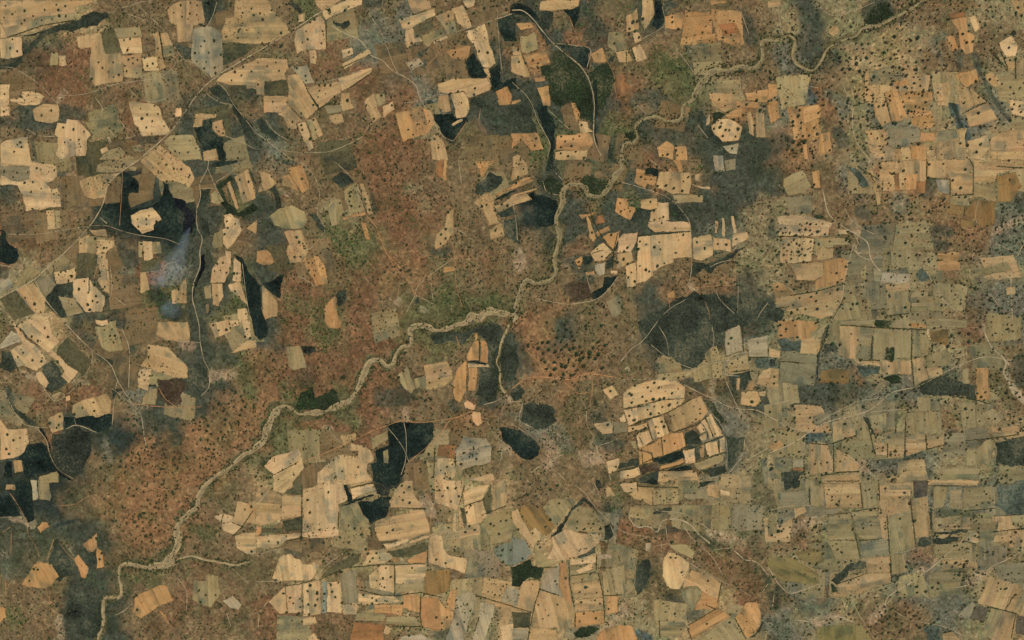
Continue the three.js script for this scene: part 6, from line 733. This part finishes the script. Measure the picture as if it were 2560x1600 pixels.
for (const r of rivers) {                          // trees along the river banks
  const c = new THREE.CatmullRomCurve3(r.p.map(q => new THREE.Vector3(q[0], 0, q[1])), false, 'centripetal'), L = c.getLength(), tan = new THREE.Vector3();
  for (let s = 0; s < L; s += 2.4) {
    const t = s / L, p = c.getPointAt(t); c.getTangentAt(t, tan); if (fbm(s / 40, 2, 61, 2) < 0.36) continue;
    const w = r.w[Math.round(t * (r.w.length - 1))] * MPP * 0.55, side = rnd() < 0.5 ? -1 : 1, d = side * (w + Math.abs(rr(0, 1) * rr(0, 1)) * 34 + 1);
    restTrees.push({ x: p.x - tan.z * d, z: p.z + tan.x * d, r: rr(1.8, 4), bank: true });
  }
}
const lowCrown = [11, 12, 13].map(s => { const g = crownGeometry(14, s, true), t = new THREE.CylinderGeometry(0.06, 0.1, 0.9, 5).translate(0, 0.45, 0); return mergeGeometries([g, t.toNonIndexed()]); });
const dummy = new THREE.Object3D(), tint = new THREE.Color();
const whiteLeaf = soil({ color: 0xffffff });
function scatter(list, geos, name, label, category, colour) {
  geos.forEach((g, v) => {
    const l = list.filter((_, i) => i % geos.length === v), im = new THREE.InstancedMesh(g, whiteLeaf, l.length);
    l.forEach((t, i) => { dummy.position.set(t.x, 0.35, t.z); dummy.rotation.y = rnd() * 6.28; dummy.scale.set(t.r * rr(0.85, 1.15), t.r * rr(0.7, 0.95), t.r * rr(0.85, 1.15)); dummy.updateMatrix(); im.setMatrixAt(i, dummy.matrix); colour(t); im.setColorAt(i, tint); });
    im.castShadow = im.receiveShadow = true; im.userData.kind = 'stuff'; top(im, name, label, category);
  });
}
scatter(restTrees, lowCrown, 'scattered_trees', 'small dark trees scattered over the scrub and fields', 'trees', t => {
  const c = leafCols[t.x > 1500 && rnd() < 0.35 ? 3 : Math.floor(rnd() * 3)], v = rr(0.8, 1.35); tint.setRGB(c[0] * v, c[1] * v, c[2] * v);
});
// shrubs
const SH = { r: 95, b: 85, o: 45, g: 105, d: 60, e: 60, t: 30, s: 85, k: 20, p: 50 }, shrubs = [];
for (let j = -2; j < 22; j++) for (let i = -2; i < 34; i++) {
  const k = GRID[clamp(j, 0, 19)].padEnd(32, 'e')[clamp(i, 0, 31)];
  for (let c = 0; c < (SH[k] || 50) * 2.3; c++) {
    const x = gx((i + rnd()) * 80), z = gz((j + rnd()) * 80), n = fbm(x / 70, z / 70, 305, 2);
    if (n < 0.36 || (hit(fields, x, z) && rnd() < (hit(fields, x, z).low ? (hit(fields, x, z).tone === 'F' ? 0.3 : 0.6) : 0.97))) continue; if (hit(burns, x, z) && rnd() < 0.75) continue;
    shrubs.push({ x, z, r: rr(1, 2.5) * (rnd() < 0.2 ? 1.35 : 1), k });
  }
}
for (const q of fields) if (q.tone === 'K' || q.tone === 'T') for (let c = 0; c < q.ha * 26; c++) { const x = rr(q.bb[0], q.bb[2]), z = rr(q.bb[1], q.bb[3]); if (inside(q.p, x, z)) shrubs.push({ x, z, r: rr(1, 2.4), k: 'g' }); }
for (const q of [...fields, ...burns, ...burns]) for (let k = 0; k < q.p.length; k++) {   // weedy field margins
  const a = q.p[k], b = q.p[(k + 1) % q.p.length], L = Math.hypot(b[0] - a[0], b[1] - a[1]);
  for (let s = 0; s < L; s += rr(3, 9)) { const t = s / L, wd = q.nt === undefined ? 9 : 3, x = a[0] + (b[0] - a[0]) * t + rr(-wd, wd), z = a[1] + (b[1] - a[1]) * t + rr(-wd, wd); if (fbm(x / 60, z / 60, 811, 2) > 0.44) shrubs.push({ x, z, r: rr(0.8, 2), k: 'b' }); }
}
for (const [cx, cz, R] of greens) for (let c = 0; c < Math.max(10, R * R * 0.016); c++) { const a = rnd() * 6.28, d = Math.sqrt(rnd()) * R * 1.1; const x = cx + Math.cos(a) * d, z = cz + Math.sin(a) * d; if (!hit(fields, x, z)) shrubs.push({ x, z, r: rr(1.8, 4), k: 'G' }); }
scatter(shrubs, [21, 22, 23].map(s => mergeGeometries([clump(0.9, s, 0.7).translate(0, 0.5, 0), clump(0.6, s + 5, 0.7).translate(0.55, 0.4, 0.25), clump(0.55, s + 9, 0.7).translate(-0.4, 0.35, -0.5)])), 'scrub_bushes', 'low bushes of the dry scrub between the fields', 'bushes', t => {
  const v = rr(0.7, 1.4);
  if (t.k === 'G') tint.setRGB(0.030 * v, 0.066 * v, 0.014 * v);
  else if (t.k === 'r' && rnd() < 0.3) tint.setRGB(0.075 * v, 0.046 * v, 0.024 * v);
  else if (rnd() < 0.3) tint.setRGB(0.06 * v, 0.047 * v, 0.024 * v);
  else tint.setRGB(0.032 * v, 0.036 * v, 0.014 * v);
});
// thicket crowns
for (const b of burns) if (b.group) {
  const gs = [];
  for (let c = 0; c < Math.min(900, b.ha * 170); c++) { const x = rr(b.bb[0], b.bb[2]), z = rr(b.bb[1], b.bb[3]); if (!inside(b.p, x, z)) continue; const r = rr(1.6, 3.6); gs.push(clump(r, c, 0.8).translate(x - b.cx, r * 0.75, z - b.cz)); }
  if (!gs.length) continue;
  const m = new THREE.Mesh(mergeGeometries(gs), leafMats[1]); m.name = 'bushes'; m.userData.kind = 'stuff'; m.castShadow = m.receiveShadow = true; b.group.add(m);
}
// hedgerows
hedges.forEach((h, i) => {
  const gs = [], bb = bounds(h), cx = (bb[0] + bb[2]) / 2, cz = (bb[1] + bb[3]) / 2;
  for (let k = 0; k + 1 < h.length; k++) {
    const [ax, az] = h[k], [bx, bz] = h[k + 1], L = Math.hypot(bx - ax, bz - az);
    for (let s = 0; s < L; s += rr(1.8, 3.4)) {

      const t = s / L, r = rr(1.5, 3); gs.push(clump(r, i * 50 + Math.floor(s), 0.85).translate(ax + (bx - ax) * t + rr(-1.6, 1.6) - cx, r * 0.7, az + (bz - az) * t + rr(-1.6, 1.6) - cz));
    }
  }
  if (!gs.length) return;
  const m = new THREE.Mesh(mergeGeometries(gs), leafMats[i % 3]); m.castShadow = m.receiveShadow = true; m.position.set(cx, 0, cz);
  let L = 0; for (let k = 0; k + 1 < h.length; k++) L += Math.hypot(h[k + 1][0] - h[k][0], h[k + 1][1] - h[k][1]);
  let nf = null, nd = 40; for (const q of fields) { const d = minD([{ p: [...q.p, q.p[0]] }], h); if (d < nd) { nd = d; nf = q; } }
  top(m, 'hedgerow', `${L > 130 ? 'long' : 'short'} line of dark bushes ${nf ? `along a ${TONE[nf.tone]} field` : 'across'} in ${LAND[kindAt(cx, cz)]}`, 'hedgerow', 'hedgerows between the fields');
});

// ---------------------------------------------------------------- smoke drifting from the fresh burn
sheet(0, 1);
function smoke(pts, label) {                      // nested thin veils round the drifting line, ragged and wider downwind
  const q = pts.map(a => ({ p: P([a[0], a[1]])[0], r: a[2] * SC * MPP, h: a[3] })), gs = [];
  const c = new THREE.CatmullRomCurve3(q.map(a => new THREE.Vector3(a.p[0], a.h + a.r * 0.5, a.p[1])), false, 'centripetal'), tan = new THREE.Vector3(), side = new THREE.Vector3(), up = new THREE.Vector3(0, 1, 0);
  [1.35, 0.9, 0.5].forEach((k, hull) => {
    const nt = 56, na = 26, pos = [], idx = [];
    for (let i = 0; i <= nt; i++) {
      const t = i / nt, o = c.getPointAt(t), u = t * (q.length - 1), m = Math.min(q.length - 2, Math.floor(u)), R = (q[m].r + (q[m + 1].r - q[m].r) * (u - m)) * k * Math.sqrt(Math.max(0, Math.sin(Math.PI * clamp(t * 0.98 + 0.01))));
      c.getTangentAt(t, tan); side.crossVectors(tan, up).normalize();
      for (let j = 0; j < na; j++) {
        const a = j / na * 6.2832, n = 0.45 + 1.1 * (0.6 * vnoise(Math.cos(a) * 1.6 + 8 + hull * 5, Math.sin(a) * 1.6 + t * 9, 31 + hull) + 0.4 * vnoise(Math.cos(a) * 4 + 9, Math.sin(a) * 4 + t * 24, 37 + hull));
        pos.push(o.x + side.x * Math.cos(a) * R * n, Math.max(2, o.y + Math.sin(a) * R * n * 0.6), o.z + side.z * Math.cos(a) * R * n);
        if (i < nt) { const s = i * na + j, e = i * na + (j + 1) % na; idx.push(s, s + na, e, e, s + na, e + na); }
      }
    }
    const g = new THREE.BufferGeometry(); g.setAttribute('position', new THREE.Float32BufferAttribute(pos, 3)); g.setIndex(idx); g.computeVertexNormals(); gs.push(g);
  });
  const m = new THREE.Mesh(mergeGeometries(gs), new THREE.MeshPhysicalMaterial({ color: new THREE.Color().setRGB(0.40, 0.50, 0.53), roughness: 1, specularIntensity: 0, transparent: true, opacity: 0.013, depthWrite: false, side: THREE.DoubleSide }));
  top(m, 'smoke_plume', label, 'smoke', 'smoke plumes');
}
smoke([[1800, 640, 25, 5], [1760, 740, 45, 25], [1735, 840, 55, 45], [1690, 950, 75, 60], [1640, 1080, 110, 75], [1520, 1130, 110, 90], [1600, 1190, 90, 90]], 'thin blue smoke drifting away from the jet black burnt edge');
smoke([[1600, 1340, 50, 60], [1640, 1410, 70, 70], [1570, 1450, 50, 80]], 'faint detached wisp of blue smoke over green scrub');

renderer.render(scene, camera);
